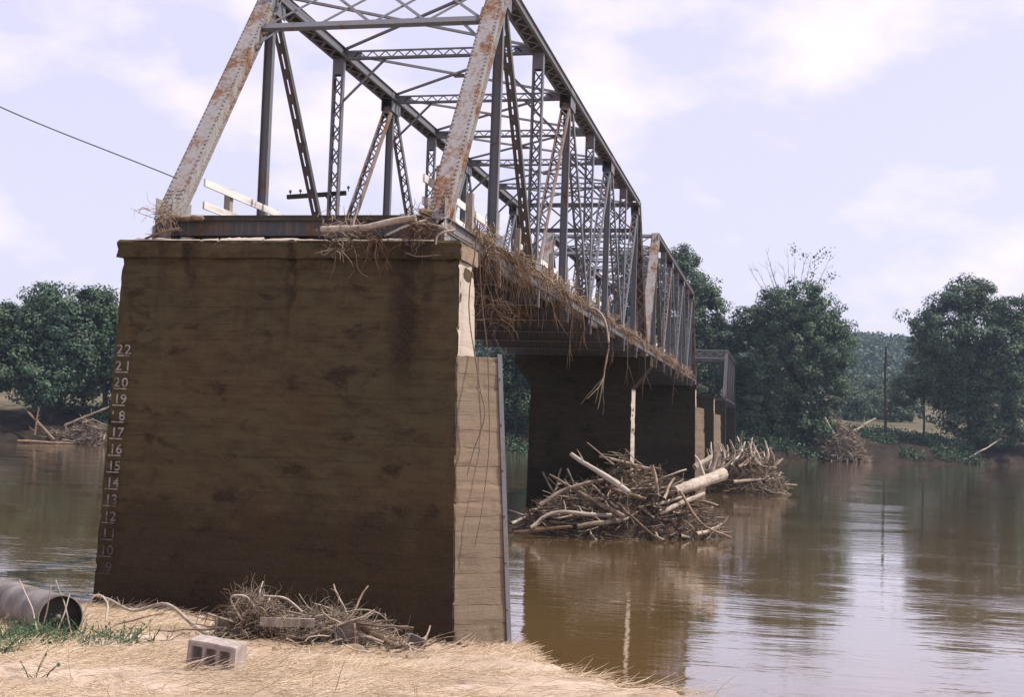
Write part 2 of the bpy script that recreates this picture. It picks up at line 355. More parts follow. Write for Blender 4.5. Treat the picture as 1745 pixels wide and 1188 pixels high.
hgt = g.math('ADD', g.math('MULTIPLY', g.math('ADD', g.math('MULTIPLY', w1, .035), g.math('MULTIPLY', w3, .013)), patch), g.math('MULTIPLY', w2, .05))
nb = g.n('Bump'); nb.inputs['Strength'].default_value = 1.; nb.inputs['Distance'].default_value = .26; g.L(hgt, nb.inputs['Height']); g.L(nb.outputs[0], b.inputs['Normal']); g.L(nb.outputs[0], b.inputs['Coat Normal'])
M['river_water'] = m
def paint_mat():
    m, t, b, o = newmat('gauge_paint'); g = G(t); v = g.coord()
    w = g.noise(v, 9, 6, .7); z = g.sep(v)[2]
    mud = g.math('ADD', g.rng(w, .46, .66, 0, .8), g.rng(z, 1.9, 4.4, .86, .08))
    g.L(g.mix(g.math('MINIMUM', mud, .9), (.34, .31, .28), (.020, .013, .008)), b.inputs['Base Color']); b.inputs['Roughness'].default_value = .8; M['gauge_paint'] = m
paint_mat()

# ------------------------------------------------------------------ setting: water, banks, hill
def grid_mesh(name, X, Y, Z, mat, smooth=True):
    ny, nx = X.shape; V = np.stack([X, Y, Z], -1).reshape(-1, 3); i = np.arange(nx*ny).reshape(ny, nx)
    Q = np.stack([i[:-1, :-1], i[:-1, 1:], i[1:, 1:], i[1:, :-1]], -1).reshape(-1, 4)
    return link(name, npmesh(name, V, Q), mat, None, smooth)
X, Y = np.meshgrid(np.linspace(-700, 700, 3), np.linspace(-60, 330, 3))
w = grid_mesh('river_water', X, Y, X*0, M['river_water'], False); tag(w, 'muddy brown river water', None, None, 'structure')

def ground_z(u, D):
    u = np.asarray(u, float); D = np.asarray(D, float); d = D/FT
    s = np.clip((u+7.1)/6.1, 0, 1)
    drop = np.interp(d, [-200, 0, 22, 30], [5.2, 5.3, 5.45, 6.3])+np.clip(d-30, 0, 46)*((11.25+1.5*s-6.3)/40)
    z = CAM[2]-drop*FT
    edge = np.interp(d, [-60, 0, 25, 35, 46, 70, 80], [19, 10, 4.8, 2.5, .8, .9, -1])*FT
    z = z-np.clip(u-edge, 0, 9)*.85
    far = np.interp(u, [-14, -7, -1, 3], [22.1, 22.9, 23.3, 23])
    z = z-np.clip(D-far, 0, 9)*.8
    return np.maximum(z, -1.6)
us = np.concatenate([np.linspace(-160, -17, 24), np.linspace(-16, 7, 231), np.linspace(8, 60, 20)])
Ds = np.concatenate([np.linspace(-120, 3, 22), np.linspace(3.5, 26, 226), np.linspace(27, 34, 5)])
U_, D_ = np.meshgrid(us, Ds); X, Y = uD(U_, D_); P3 = np.stack([X, Y, X*0], -1)
def gnoise(P3): return fbm(P3, .9, 3, 5)*.045+fbm(P3, 4, 3, 8)*.022
def ground_at(u, D):
    x, y = uD(np.asarray(u, float), np.asarray(D, float)); p = np.stack([x, y, x*0], -1)
    return np.stack([x, y, ground_z(u, D)+gnoise(p)], -1)
Z = ground_z(U_, D_)+gnoise(P3)
nb_ = grid_mesh('river_bank', X, Y, Z, M['sand']); tag(nb_, 'sandy near bank strewn with straw', None, None, 'structure')

SN = np.array([-.583, .8125])
def shore_s(x, y): return (x-21)*SN[0]+(y-192)*SN[1]
def far_z(x, y):
    s = shore_s(x, y); p = np.stack([x, y, x*0], -1)
    s = s+fbm(p, .03, 3, 2)*5
    z = np.interp(s, [-30, -2, 0, 2, 5, 12, 40, 110, 210, 260, 380, 520, 900], [-2, -1.5, -.1, 1.3, 2.7, 4.3, 5.6, 9, 12, 17, 47, 58, 62])
    z = z+np.clip((s-230)/80, 0, 1)*fbm(p, .006, 3, 4)*5+fbm(p, .09, 3, 6)*np.clip(s, 0, 12)/12*.45
    al = (x-21)*.8125+(y-192)*.583
    return np.where(s > 210, 12+(z-12)*np.interp(al, [-120, 60, 220], [.55, .62, 1.0]), z)
a_ = np.concatenate([np.linspace(-640, -150, 30), np.linspace(-146, 140, 120), np.linspace(150, 900, 40)])
s_ = np.concatenate([np.linspace(-45, 60, 90), np.linspace(62, 320, 50), np.linspace(325, 940, 45)])
A_, S_ = np.meshgrid(a_, s_); X = 21+A_*.8125+S_*SN[0]; Y = 192+A_*.583+S_*SN[1]
fb = grid_mesh('far_bank', X, Y, far_z(X, Y), M['meadow']); tag(fb, 'dark far bank rising to a dry meadow and hill', None, None, 'structure')

# ------------------------------------------------------------------ piers
def patch(c00, c10, c11, c01, nu, nv, amp, seed, course=.27, cstep=.006, edge=.012, groove=.006):
    c00, c10, c11, c01 = (np.array(c, float) for c in (c00, c10, c11, c01))
    u, v = np.meshgrid(np.linspace(0, 1, nu+1), np.linspace(0, 1, nv+1)); u = u[..., None]; v = v[..., None]
    P = (c00*(1-u)+c10*u)*(1-v)+(c01*(1-u)+c11*u)*v
    N = np.cross(c10-c00, c01-c00); N /= np.linalg.norm(N)
    fade = np.minimum(np.minimum(u, 1-u)*nu/2, np.minimum(v, 1-v)*nv/2).clip(0, 1)[..., 0]
    zw = P[..., 2]+.07*np.sin(2.3*P[..., 2])+.012*vnoise(P, 2.2, seed+5); k = np.floor(zw/course); fr = zw/course-k
    cs = (_hash(k, k*0, k*0, seed)-.5)*2*cstep-np.where(fr < .09, groove*np.clip(.5+1.2*vnoise(P, 2.1, seed+3), 0, 1.3), 0)
    d = fbm(P, .9, 4, seed)*amp+cs-np.clip(vnoise(P, 3.3, seed+9)-.62, 0, 1)*.06
    P = P+N*(d*fade)[..., None]
    chip = np.clip(fbm(P, 4.5, 3, 77)-.25, 0, 1)*.09
    ed = 1-fade
    P = P-N*(chip*ed)[..., None]+np.stack([vnoise(P, 7., s) for s in (31, 32, 33)], -1)*edge*ed[..., None]
    i = np.arange((nu+1)*(nv+1)).reshape(nv+1, nu+1)
    Q = np.stack([i[:-1, :-1], i[:-1, 1:], i[1:, 1:], i[1:, :-1]], -1).reshape(-1, 4)
    return P.reshape(-1, 3), Q
def patches(name, lst, mat, parent, seed=1, amp=.012, res=.07, **kw):
    V = []; Q = []; k = 0
    for c in lst:
        c = [np.array(q, float) for q in c]
        nu = max(2, int(max(np.linalg.norm(c[1]-c[0]), np.linalg.norm(c[2]-c[3]))/res)); nv = max(2, int(np.linalg.norm(c[3]-c[0])/res))
        p, q = patch(*c, min(nu, 130), min(nv, 130), amp, seed, **kw); V.append(p); Q.append(q+k); k += len(p)
    return link(name, npmesh(name, np.concatenate(V), np.concatenate(Q)), mat, parent, True)
def prism_faces(b, t):
    """side quads + top of a prism from bottom ring b and top ring t (counter-clockwise from above)"""
    n = len(b); return [(b[i], b[(i+1) % n], t[(i+1) % n], t[i]) for i in range(n)]
def rect(x0, x1, y0, y1, z): return [(x0, y0, z), (x1, y0, z), (x1, y1, z), (x0, y1, z)]

pier = empty('concrete_pier', (0, .5, 0), 'big dark stained concrete pier carrying painted gauge numbers on the near bank', 'pier', 'concrete bridge piers')
def loc(o):                                             # keep mesh in world coordinates under a moved empty
    o.matrix_parent_inverse = Matrix.Translation(-Vector(o.parent.location)); return o
BT, TP = rect(-3.39, 3.48, -.27, 1.28, -.6), rect(-3.20, 3.22, -.02, 1.07, 7.66)
def lerp3(a, b, t): return tuple(a[i]+(b[i]-a[i])*t for i in range(3))
fs = prism_faces(BT, TP)
loc(patches('shaft', fs, M['pier_concrete'], pier, 3, .014, .055))
CB, CT = rect(-3.30, 3.27, -.11, 1.12, 7.65), rect(-3.30, 3.27, -.11, 1.12, 7.93)
ch = rect(-3.27, 3.23, -.055, 1.07, 7.985)
loc(patches('cap', prism_faces(CB, CT)+prism_faces(CT, ch)+[(ch[0], ch[1], ch[2], ch[3]), (CB[3], CB[2], CB[1], CB[0])], M['pier_concrete'], pier, 5, .012, .05, edge=.018, course=.5))
loc(patches('sunlit_cap_end', [[tuple(np.array(q)+np.array((.013, 0, 0))) for q in (CB[1], CB[2], CT[2], CT[1])]], M['nose_concrete'], pier, 9, .004, .06, edge=.004))  # paler patch paints the sunlit end of the cap
x = -2.95
while x < 2.6:
    L_ = random.uniform(.25, .7); mb = MB(); y0e, z0e = -.10+random.uniform(-.005, .02), 7.965; zh = random.uniform(.03, .07); sl_ = random.uniform(-.03, .03)
    pts = []
    for xx in np.linspace(x, x+L_, 6):
        e = random.uniform(-.010, .010); pts += [(xx, y0e+e, z0e), (xx, y0e+.015+e, z0e+.022), (xx, y0e+.10+e, z0e+zh+sl_*(xx-x)/L_+e), (xx, y0e+.16, z0e)]
    f_ = [(4*i+j, 4*(i+1)+j, 4*(i+1)+(j+1) % 4, 4*i+(j+1) % 4) for i in range(5) for j in range(4)]+[(3, 2, 1, 0), (20, 21, 22, 23)]
    mb.add(pts, f_); loc(mb.build('broken_edge', M['sunlit_concrete'], pier)); x += L_+random.uniform(-.02, .10)  # edge chips in paler concrete, their sunlight put into the colour
# upstream end of the shaft above the cutwater: sunlight put into a paler overlay
zt = 5.97
def shaft_pt(i, z): return lerp3(BT[i], TP[i], (z+.6)/8.26)
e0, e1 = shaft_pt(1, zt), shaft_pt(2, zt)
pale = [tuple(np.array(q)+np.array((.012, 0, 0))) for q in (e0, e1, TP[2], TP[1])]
loc(patches('sunlit_end_face', [pale], M['sunlit_concrete'], pier, 8, .004, .06, edge=.004))
nb0, nb1 = shaft_pt(1, -.6), shaft_pt(2, -.6)
apB, apT = (4.36, .5, -.6), (3.90, .52, zt)
k = np.array((-.02, -.004, 0))
nB = [tuple(np.array(nb0)+k), apB, tuple(np.array(nb1)+k)]; nT = [tuple(np.array(e0)+k), apT, tuple(np.array(e1)+k)]
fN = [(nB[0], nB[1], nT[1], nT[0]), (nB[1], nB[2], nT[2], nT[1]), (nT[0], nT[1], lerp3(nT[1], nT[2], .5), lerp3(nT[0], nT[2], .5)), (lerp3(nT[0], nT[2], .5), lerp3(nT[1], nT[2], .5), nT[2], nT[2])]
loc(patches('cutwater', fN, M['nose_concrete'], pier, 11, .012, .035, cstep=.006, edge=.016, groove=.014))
mb = MB()
up = np.array(apT)-np.array(apB); up /= np.linalg.norm(up)
for (qx, qy) in ((-.72, -.70), (-.72, .70)):
    d = np.array((qx, qy, 0)); d /= np.linalg.norm(d); nn = np.cross(up, d); nn /= np.linalg.norm(nn)
    mb.obox((np.array(apB)+np.array(apT))/2+up*.04+np.array((.03, 0, 0))+d*.05, d, nn, up, .085, .014, np.linalg.norm(np.array(apT)-np.array(apB))+.06)
loc(mb.build('nose_angle', M['steel_paint'], pier))
mb = MB()
for kz in np.linspace(.8, 5.6, 7):
    c = lerp3(apB, apT, (kz+.6)/6.57); mb.obox((c[0]-.01, c[1]-.055, c[2]), (1, 0, 0), (0, 1, 0), (0, 0, 1), .03, .03, .03)
loc(mb.build('bolts', M['steel_rusty'], pier)); bpy.data.objects['bolts']['kind'] = 'stuff'

def text_mesh(s, size):
    c = bpy.data.curves.new('numeral', 'FONT'); c.body = s; c.size = size; c.extrude = .0015; c.resolution_u = 3; c.offset = .001; c.space_character = 1.25
    o = bpy.data.objects.new('tmp', c); col.objects.link(o)
    me = bpy.data.meshes.new_from_object(o.evaluated_get(bpy.context.evaluated_depsgraph_get())); bpy.data.objects.remove(o); return me
tilt = math.atan2(.25, 8.26)
for gft in range(9, 23):
    z = (gft-2.88)*FT; L0 = lerp3(BT[0], TP[0], (z+.6)/8.26)
    yy = L0[1]-.030
    s = ('%2d' % gft) if gft != 18 else ' 8'
    for kd, dg in enumerate(s):
        if dg == ' ': continue
        me = text_mesh(dg, .245); me.materials.append(M['gauge_paint'])
        me.transform(Matrix.Rotation(math.pi/2-tilt, 4, 'X') @ Matrix.Diagonal((1.12, 1, 1, 1)))
        me.transform(Matrix.Translation((L0[0]+.05+.16*kd+(.03 if dg == '1' else 0), yy, z+.035)))
        loc(link('numeral', me, None, pier))
    mb = MB(); mb.obox((L0[0]+.19, yy-.001, z), (1, 0, 0), (0, 1, 0), (0, 0, 1), .25, .004, .022); loc(mb.build('tick_mark', M['gauge_paint'], pier))
    if gft == 18: mb = MB(); mb.obox((L0[0]+.10, yy-.001, z+.17), (1, 0, 0), (0, 1, 0), (0, 0, 1), .022, .004, .06); loc(mb.build('numeral', M['gauge_paint'], pier))

Y2, Y3, Y4, Y5, Y6 = 35.9, 71.4, 99.4, 127.7, 163.2
# hammerhead pier
p2 = empty('concrete_pier', (0, Y2, 0), 'concrete hammerhead pier with sloping bracket behind the driftwood raft', 'pier', 'concrete bridge piers')
y0_, y1_ = Y2-.75, Y2+.75
F2 = [[(-2.45, y0_, -.6), (2.32, y0_, -.6), (2.26, y0_, 6.5), (-2.40, y0_, 6.5)], [(2.32, y0_, -.6), (2.32, y1_, -.6), (2.26, y1_, 6.5), (2.26, y0_, 6.5)],
      [(2.32, y1_, -.6), (-2.45, y1_, -.6), (-2.40, y1_, 6.5), (2.26, y1_, 6.5)], [(-2.45, y1_, -.6), (-2.45, y0_, -.6), (-2.40, y0_, 6.5), (-2.40, y1_, 6.5)]]
loc(patches('shaft', F2, M['shaded_pier_concrete'], p2, 21, .015, .12))
H2 = [[(-2.40, y0_, 6.5), (2.26, y0_, 6.5), (3.08, y0_, 7.55), (-3.2, y0_, 7.55)], [(-3.2, y0_, 7.55), (3.08, y0_, 7.55), (3.08, y0_, 8.0), (-3.2, y0_, 8.0)],
      [(2.26, y0_, 6.5), (2.26, y1_, 6.5), (3.08, y1_, 7.55), (3.08, y0_, 7.55)], [(3.08, y0_, 7.55), (3.08, y1_, 7.55), (3.08, y1_, 8.0), (3.08, y0_, 8.0)],
      [(2.26, y1_, 6.5), (-2.4, y1_, 6.5), (-3.2, y1_, 7.55), (3.08, y1_, 7.55)], [(3.08, y1_, 7.55), (-3.2, y1_, 7.55), (-3.2, y1_, 8.0), (3.08, y1_, 8.0)],
      [(-2.4, y1_, 6.5), (-2.4, y0_, 6.5), (-3.2, y0_, 7.55), (-3.2, y1_, 7.55)], [(-3.2, y1_, 7.55), (-3.2, y0_, 7.55), (-3.2, y0_, 8.0), (-3.2, y1_, 8.0)],
      [(-3.2, y0_, 8.0), (3.08, y0_, 8.0), (3.08, y1_, 8.0), (-3.2, y1_, 8.0)]]
loc(patches('hammerhead_cap', H2, M['shaded_pier_concrete'], p2, 23, .01, .12, course=.6))
pe = [[(2.335, y0_, -.6), (2.335, y1_, -.6), (2.275, y1_, 6.48), (2.275, y0_, 6.48)]]
loc(patches('sunlit_end_face', pe, M['sunlit_concrete'], p2, 25, .003, .12, edge=.003))  # lit right side of the shaft painted as a paler overlay
def nosed_pier(y, hw, label, zn=6.35, ztop=7.98, nose=True):
    p = empty('concrete_pier', (0, y, 0), label, 'pier', 'concrete bridge piers')
    b, t_ = rect(-hw-.2, hw+.2, y-.75, y+.75, -.6), rect(-hw, hw, y-.55, y+.55, ztop-.3)
    loc(patches('shaft', prism_faces(b, t_), M['shaded_pier_concrete'], p, int(y), .015, .14))
    cb, ct = rect(-hw-.1, hw+.1, y-.65, y+.65, ztop-.31), rect(-hw-.1, hw+.1, y-.65, y+.65, ztop)
    loc(patches('cap', prism_faces(cb, ct)+[tuple(ct)], M['shaded_pier_concrete'], p, int(y)+1, .012, .12, course=.5))
    if not nose: return p
    f = (zn+.6)/(ztop+.3); q1, q2 = lerp3(b[1], t_[1], f), lerp3(b[2], t_[2], f)
    aB, aT, aS = (hw+.95, y, -.6), (hw+.68, y, zn-.12), (hw+.02, y, zn)
    F = [(b[1], aB, aT, q1), (aB, b[2], q2, aT), (q1, aT, aS, q1), (aT, q2, q2, aS)]
    F = [[tuple(np.array(c)+np.array((-.03, 0, 0))) for c in g_] for g_ in F]
    loc(patches('cutwater', F, M['nose_concrete'], p, int(y)+2, .012, .12, cstep=.01, groove=.012))
    ef = [tuple(np.array(c)+np.array((.014, 0, 0))) for c in (q1, q2, t_[2], t_[1])]
    loc(patches('sunlit_end_face', [ef], M['sunlit_concrete'], p, int(y)+3, .003, .14, edge=.003))  # paler overlay paints sunlight on the shaft end
    return p
nosed_pier(Y3, 2.85, 'concrete pier with a rounded cutwater carrying the end of the second truss')
nosed_pier(Y4, 2.85, 'bare concrete pier standing alone with no truss on its cap', 6.2)
nosed_pier(Y5, 2.85, 'distant concrete pier under the near end of the far truss', nose=False)
nosed_pier(Y6, 2.85, 'farthest concrete pier by the far bank under the trees', nose=False)

# ------------------------------------------------------------------ truss spans
PAN = 4.44; XT = 2.65; ZB, ZTp = 8.36, 14.3
XV = np.array((1., 0, 0))
def member(A, B): 
    A, B = np.array(A, float), np.array(B, float); t = B-A; L = np.linalg.norm(t); t /= L; n = np.cross(XV, t); return A, B, t, L, n
def zigzag(A, t, L, n, w, noff, pitch, ph):
    """centres of lacing bars on the face at offset noff"""
    m_ = max(2, int(round(L/pitch))); out = []
    for k in range(m_):
        s = 1 if (k+ph) % 2 else -1
        p0 = A+t*(L*k/m_)+XV*s*w/2+n*noff; p1 = A+t*(L*(k+1)/m_)-XV*s*w/2+n*noff; out.append((p0, p1))
    return out
def make_span(label, detail, y_start, npan=8, weather='steel_paint', rails=True):
    root = empty('truss_span', (0, y_start, 0), label, 'bridge truss', 'steel truss spans of the bridge')
    def nd(k, z, sx): return (sx*XT, k*PAN+.06 if k == 0 else (k*PAN-.06 if k == npan else k*PAN), z)
    def put(mb, name, mat='steel_paint', parent=root): return mb.build(name, M[mat], parent)
    lace_cache = {}
    def lacing(par, A, t, L, n, w, depth, pitch, indiv, faces=(1, -1), bw=.038):
        segs = []
        for i, f in enumerate(faces): segs += zigzag(A, t, L, n, w, f*(depth/2+.006), pitch, i)
        if indiv:
            for p0, p1 in segs:
                d = p1-p0; l = np.linalg.norm(d); key = round(l, 3)
                if key not in lace_cache:
                    b_ = MB(); b_.obox((0, 0, 0), (1, 0, 0), (0, 1, 0), (0, 0, 1), bw, .010, 1.); me = bpy.data.meshes.new('lacing_bar'); me.from_pydata(b_.v, [], b_.f); me.update(); lace_cache[key] = me
                o = link('lacing_bar', lace_cache[key], M['steel_paint'], par)
                z_ = Vector(d/l); y_ = Vector(n); x_ = y_.cross(z_)
                mtx = Matrix((x_, y_, z_)).transposed().to_4x4(); mtx.translation = Vector((p0+p1)/2); o.matrix_basis = mtx @ Matrix.Diagonal((1, 1, l, 1))
        else:
            b_ = MB()
            for p0, p1 in segs: b_.bar(p0, p1, bw, .010, np.cross(n, p1-p0))
            o = b_.build('lacing', M['steel_paint'], par); o['kind'] = 'stuff'
    def laced(name, A, B, w, depth, indiv, mat='steel_paint', pitch=.30, plate=.34, trim=(.3, .3)):
        A, B, t, L, n = member(A, B); A = A+t*trim[0]; L = L-trim[0]-trim[1]; B = A+t*L; b_ = MB(); c = (A+B)/2
        for s in (-1, 1):
            b_.obox(c+XV*s*(w/2-.006), XV, n, t, .012, depth, L)
            for f in (-1, 1): b_.obox(c+XV*s*(w/2-.028)+n*f*(depth/2-.005), XV, n, t, .034, .010, L)
        for e, q in ((A, 1), (B, -1)):
            for f in (-1, 1): b_.obox(e+t*q*plate/2+n*f*(depth/2+.008), XV, n, t, w-.012, .012, plate)
        o = put(b_, name, mat); lacing(o, A+t*plate, t, L-2*plate, n, w-.055, depth, pitch, indiv); return o
    def box_member(name, A, B, w, depth, mat, indiv=False, up=1, rivets=False, lace=True):
        """cover plate above, two channel sides, lacing below"""
        A, B, t, L, n = member(A, B)
        if n[2] < 0: n = -n
        b_ = MB(); c = (A+B)/2
        b_.obox(c+n*(depth/2+.007), XV, n, t, w+.05, .014, L)
        for s in (-1, 1):
            b_.obox(c+XV*s*(w/2-.007), XV, n, t, .014, depth, L); b_.obox(c+XV*s*(w/2+.034)-n*(depth/2-.006), XV, n, t, .066, .012, L); b_.obox(c+XV*s*(w/2+.022)+n*(depth/2-.007), XV, n, t, .042, .012, L)
        o = put(b_, name, mat)
        if lace:
            lacing(o, A, t, L, n, w-.05, depth, .34, False, faces=(-1,), bw=.06)
        if rivets:
            b_ = MB()
            rows = [(s*(w/2+.006), q) for s in (-1, 1) for q in np.arange(.06, L-.05, .12)]
            for q in np.arange(.15, .8, .1): rows += [(-.06, q), (.06, q), (-.115, q), (.115, q)]
            for xo, q in rows:
                pc = A+t*q+XV*xo+n*(depth/2+.014)
                r_ = .027; ring = [pc+(XV*math.cos(a)+t*math.sin(a))*r_ for a in np.arange(5)*2*math.pi/5]
                b_.add(ring+[pc+n*.02], [(i, (i+1) % 5, 5) for i in range(5)])
            for xo in (1, -1):
                for q in np.arange(.1, L-.05, .11):
                    for dd in (-.11, .11):
                        pc = A+t*q+XV*xo*(w/2+.001)+n*dd; ring = [pc+(n*math.cos(a)+t*math.sin(a))*.015 for a in np.arange(5)*2*math.pi/5]
                        b_.add(ring+[pc+XV*xo*.012], [(i, (i+1) % 5, 5) for i in range(5)])
            r = b_.build('rivets', M['steel_dark'], o); r['kind'] = 'stuff'
        return o
    def ibeam(name, A, B, w, depth, mat='steel_paint'):
        """hanger: web across the truss plane, a flange each side"""
        A, B, t, L, n = member(A, B); b_ = MB(); c = (A+B)/2
        b_.obox(c, XV, n, t, w-.02, .012, L)
        for s in (-1, 1): b_.obox(c+XV*s*(w/2-.005), XV, n, t, .012, depth, L)
        return put(b_, name, mat)
    def slotted(name, A, B, w, depth, mat='steel_dark'):
        A, B, t, L, n = member(A, B); b_ = MB(); c = (A+B)/2
        for s in (-1, 1):
            b_.obox(c+XV*s*(w/4+.008)-n*depth/2, XV, n, t, w/2-.016, .012, L); b_.obox(c+XV*s*(w/2-.004), XV, n, t, .012, depth, L)
        o = put(b_, name, mat)
        for q in np.arange(.5, L-.3, .62):
            bb = MB(); bb.obox(A+t*q-n*(depth/2+.012), XV, n, t, w-.03, .010, .26); put(bb, 'batten_plate', mat, o)
        return o
    top = ZTp
    for sx in (-1, 1):
        # chords
        box_member('top_chord', nd(1, top, sx), nd(npan-1, top, sx), .30, .26, 'steel_paint', lace=True)
        b_ = MB()
        for s in (-1, 1):
            b_.box(sx*XT+s*.15-.006, sx*XT+s*.15+.006, .1, npan*PAN-.1, 8.22, 8.46)
            b_.box(sx*XT+s*.15-(.07 if s < 0 else 0), sx*XT+s*.15+(.07 if s > 0 else 0), .1, npan*PAN-.1, 8.205, 8.219)
            b_.box(sx*XT+s*.15-(.07 if s < 0 else 0), sx*XT+s*.15+(.07 if s > 0 else 0), .1, npan*PAN-.1, 8.461, 8.474)
        put(b_, 'bottom_chord')
        # end posts
        for k0, k1 in ((0, 1), (npan, npan-1)):
            box_member('end_post', nd(k0, ZB, sx), nd(k1, top+.02, sx), .31, .26, 'steel_post', rivets=detail and k0 == 0)
        # web
        for k in range(1, npan):
            zt_ = top-.14
            if k % 2: ibeam('hanger', nd(k, 8.0, sx), nd(k, zt_, sx), .20, .15)
            else: laced('vertical_post', nd(k, 8.3, sx), nd(k, zt_, sx), .28, .19, detail and k == 2, trim=(.1, .02), plate=.42)
        for k in range(1, npan, 2):
            for k2 in (k-1, k+1):
                if k2 in (0, npan): continue
                if k == 1: slotted('diagonal', nd(k, top-.1, sx), nd(k2, ZB, sx), .20, .14)
                else: laced('diagonal', nd(k2, ZB, sx), nd(k, top-.12, sx), .26, .16, detail and (k, k2) == (3, 2), mat='steel_rusty' if k2 < k and k == 3 else 'steel_paint', pitch=.27)
        # gusset plates where the web meets the chords
        for k in range(0, npan+1):
            zc = top-.22 if 0 < k < npan else None
            if zc and k % 2:
                b_ = MB()
                for s in (-1, 1): b_.box(sx*XT+s*.158-.006, sx*XT+s*.158+.006, k*PAN-.42, k*PAN+.42, top-.48, top+.1)
                put(b_, 'gusset_plate')
            b_ = MB()
            kk = k*PAN+(.35 if k == 0 else -.35 if k == npan else 0)
            for s in (-1, 1): b_.box(sx*XT+s*.166-.006, sx*XT+s*.166+.006, kk-.38, kk+.38, 8.24, 8.84)
            put(b_, 'gusset_plate', 'steel_post' if k in (0, npan) else 'steel_paint')
        for k in (0, npan):                                  # bearing shoe
            yc = k*PAN+(.12 if k == 0 else -.12); b_ = MB()
            b_.box(sx*XT-.24, sx*XT+.24, yc-.28, yc+.28, 7.99, 8.03); b_.box(sx*XT-.19, sx*XT-.14, yc-.2, yc+.2, 8.03, 8.30); b_.box(sx*XT+.14, sx*XT+.19, yc-.2, yc+.2, 8.03, 8.30); b_.box(sx*XT-.14, sx*XT+.14, yc-.05, yc+.05, 8.03, 8.28)
            put(b_, 'bearing_shoe', 'steel_post')
    # top struts, knee braces, top laterals
    def strut(y, z, depth, name='top_strut'):
        b_ = MB()
        for zz_ in (z-depth/2, z+depth/2):
            b_.box(-XT+.15, XT-.15, y-.06, y+.06, zz_-.006, zz_+.006); b_.box(-XT+.15, XT-.15, y-.07, y-.058, zz_-(.05 if zz_ > z else 0), zz_+(0 if zz_ > z else .05))
        o = put(b_, name)
        b_ = MB(); m_ = 26; xs = np.linspace(-XT+.4, XT-.4, m_+1)
        for i in range(m_):
            s = 1 if i % 2 else -1
            b_.bar((xs[i], y-.052, z+s*(depth/2-.03)), (xs[i+1], y-.052, z-s*(depth/2-.03)), .03, .008, np.cross((0, 1, 0), (xs[1]-xs[0], 0, -s*depth)))
        for s in (-1, 1): b_.box(min(s*(XT-.15), s*(XT-.62)), max(s*(XT-.15), s*(XT-.62)), y-.056, y-.046, z-depth/2, z+depth/2)
        l = b_.build('lacing', M['steel_paint'], o); l['kind'] = 'stuff'
    for k in range(2, npan-1):
        strut(k*PAN, top-.06, .22)
        for s in (-1, 1):
            b_ = MB(); b_.bar((s*(XT-.1), k*PAN+.02, top-1.3), (s*(XT-1.25), k*PAN+.02, top-.17), .07, .012, (0, 0, 1)); b_.bar((s*(XT-.1), k*PAN+.05, top-1.3), (s*(XT-1.25), k*PAN+.05, top-.17), .012, .06, (0, 0, 1)); put(b_, 'knee_brace')
    for k in range(1, npan-1):
        for s in (-1, 1):
            b_ = MB(); zz_ = top+.02+.03*s; b_.bar((s*(XT-.1), k*PAN+.05, zz_), (-s*(XT-.1), (k+1)*PAN-.05, zz_), .075, .012, (1, 0, 0)); b_.bar((s*(XT-.1), k*PAN+.05, zz_+.03), (-s*(XT-.1), (k+1)*PAN-.05, zz_+.03), .012, .06, (1, 0, 0)); put(b_, 'lateral_brace')
        b_ = MB(); b_.box(-.17, .17, (k+.5)*PAN-.17, (k+.5)*PAN+.17, top-.03, top-.018); put(b_, 'gusset_plate')
    # portals in the plane of the end posts
    for k0, k1 in ((0, 1), (npan, npan-1)):
        A, B, t, L, n = member(nd(k0, ZB, 0), nd(k1, top, 0))
        if n[2] < 0: n = -n
        lo, hi = A+t*(L-1.28), A+t*(L-.05)
        for q, nm in ((lo, 'portal_strut'), (hi, 'portal_strut')):
            b_ = MB(); b_.obox(q+n*.08, XV, n, t, 2*XT-.28, .012, .17); b_.obox(q+n*.03-t*.08, XV, n, t, 2*XT-.28, .10, .012); put(b_, nm)
        nx_ = 4; xs = np.linspace(-XT+.2, XT-.2, nx_+1)
        for i in range(nx_):
            for s in (0, 1):
                b_ = MB(); b_.bar(lo*(1-s)+hi*s+XV*xs[i]+n*(.05+.02*s), lo*s+hi*(1-s)+XV*xs[i+1]+n*(.05+.02*s), .07, .012, t); put(b_, 'portal_brace')
        for s in (-1, 1):
            b_ = MB(); b_.obox(lo+XV*s*(XT-.02)+n*.142+t*.1, XV, n, t, .42, .012, .42); put(b_, 'gusset_plate', 'steel_rusty')
            b_ = MB(); b_.bar(lo+XV*s*(XT-.16)-t*.62+n*.02, lo+XV*s*(XT-.62)-t*.03+n*.02, .07, .012, t); put(b_, 'knee_brace')
    # floor
    for k in range(0, npan+1):
        yc = k*PAN+(.06 if k == 0 else -.06 if k == npan else 0); d_ = .28 if k in (0, npan) else .52; zt_ = 8.42 if k in (0, npan) else 8.30
        b_ = MB(); hx = XT-.16 if k in (0, npan) else XT+.12
        b_.box(-hx, hx, yc-.007, yc+.007, zt_-d_, zt_); b_.box(-hx, hx, yc-.1, yc+.1, zt_-.001, zt_+.014); b_.box(-hx, hx, yc-.1, yc+.1, zt_-d_-.014, zt_-d_+.001)
        put(b_, 'end_floor_beam' if k in (0, npan) else 'floor_beam', 'steel_dark')
        if 0 < k < npan:
            for sx in (-1, 1):
                b_ = MB(); b_.box(sx*(XT+.19)-.025, sx*(XT+.19)+.025, yc-.06, yc+.06, 7.72, 8.30); put(b_, 'hanger_strap')
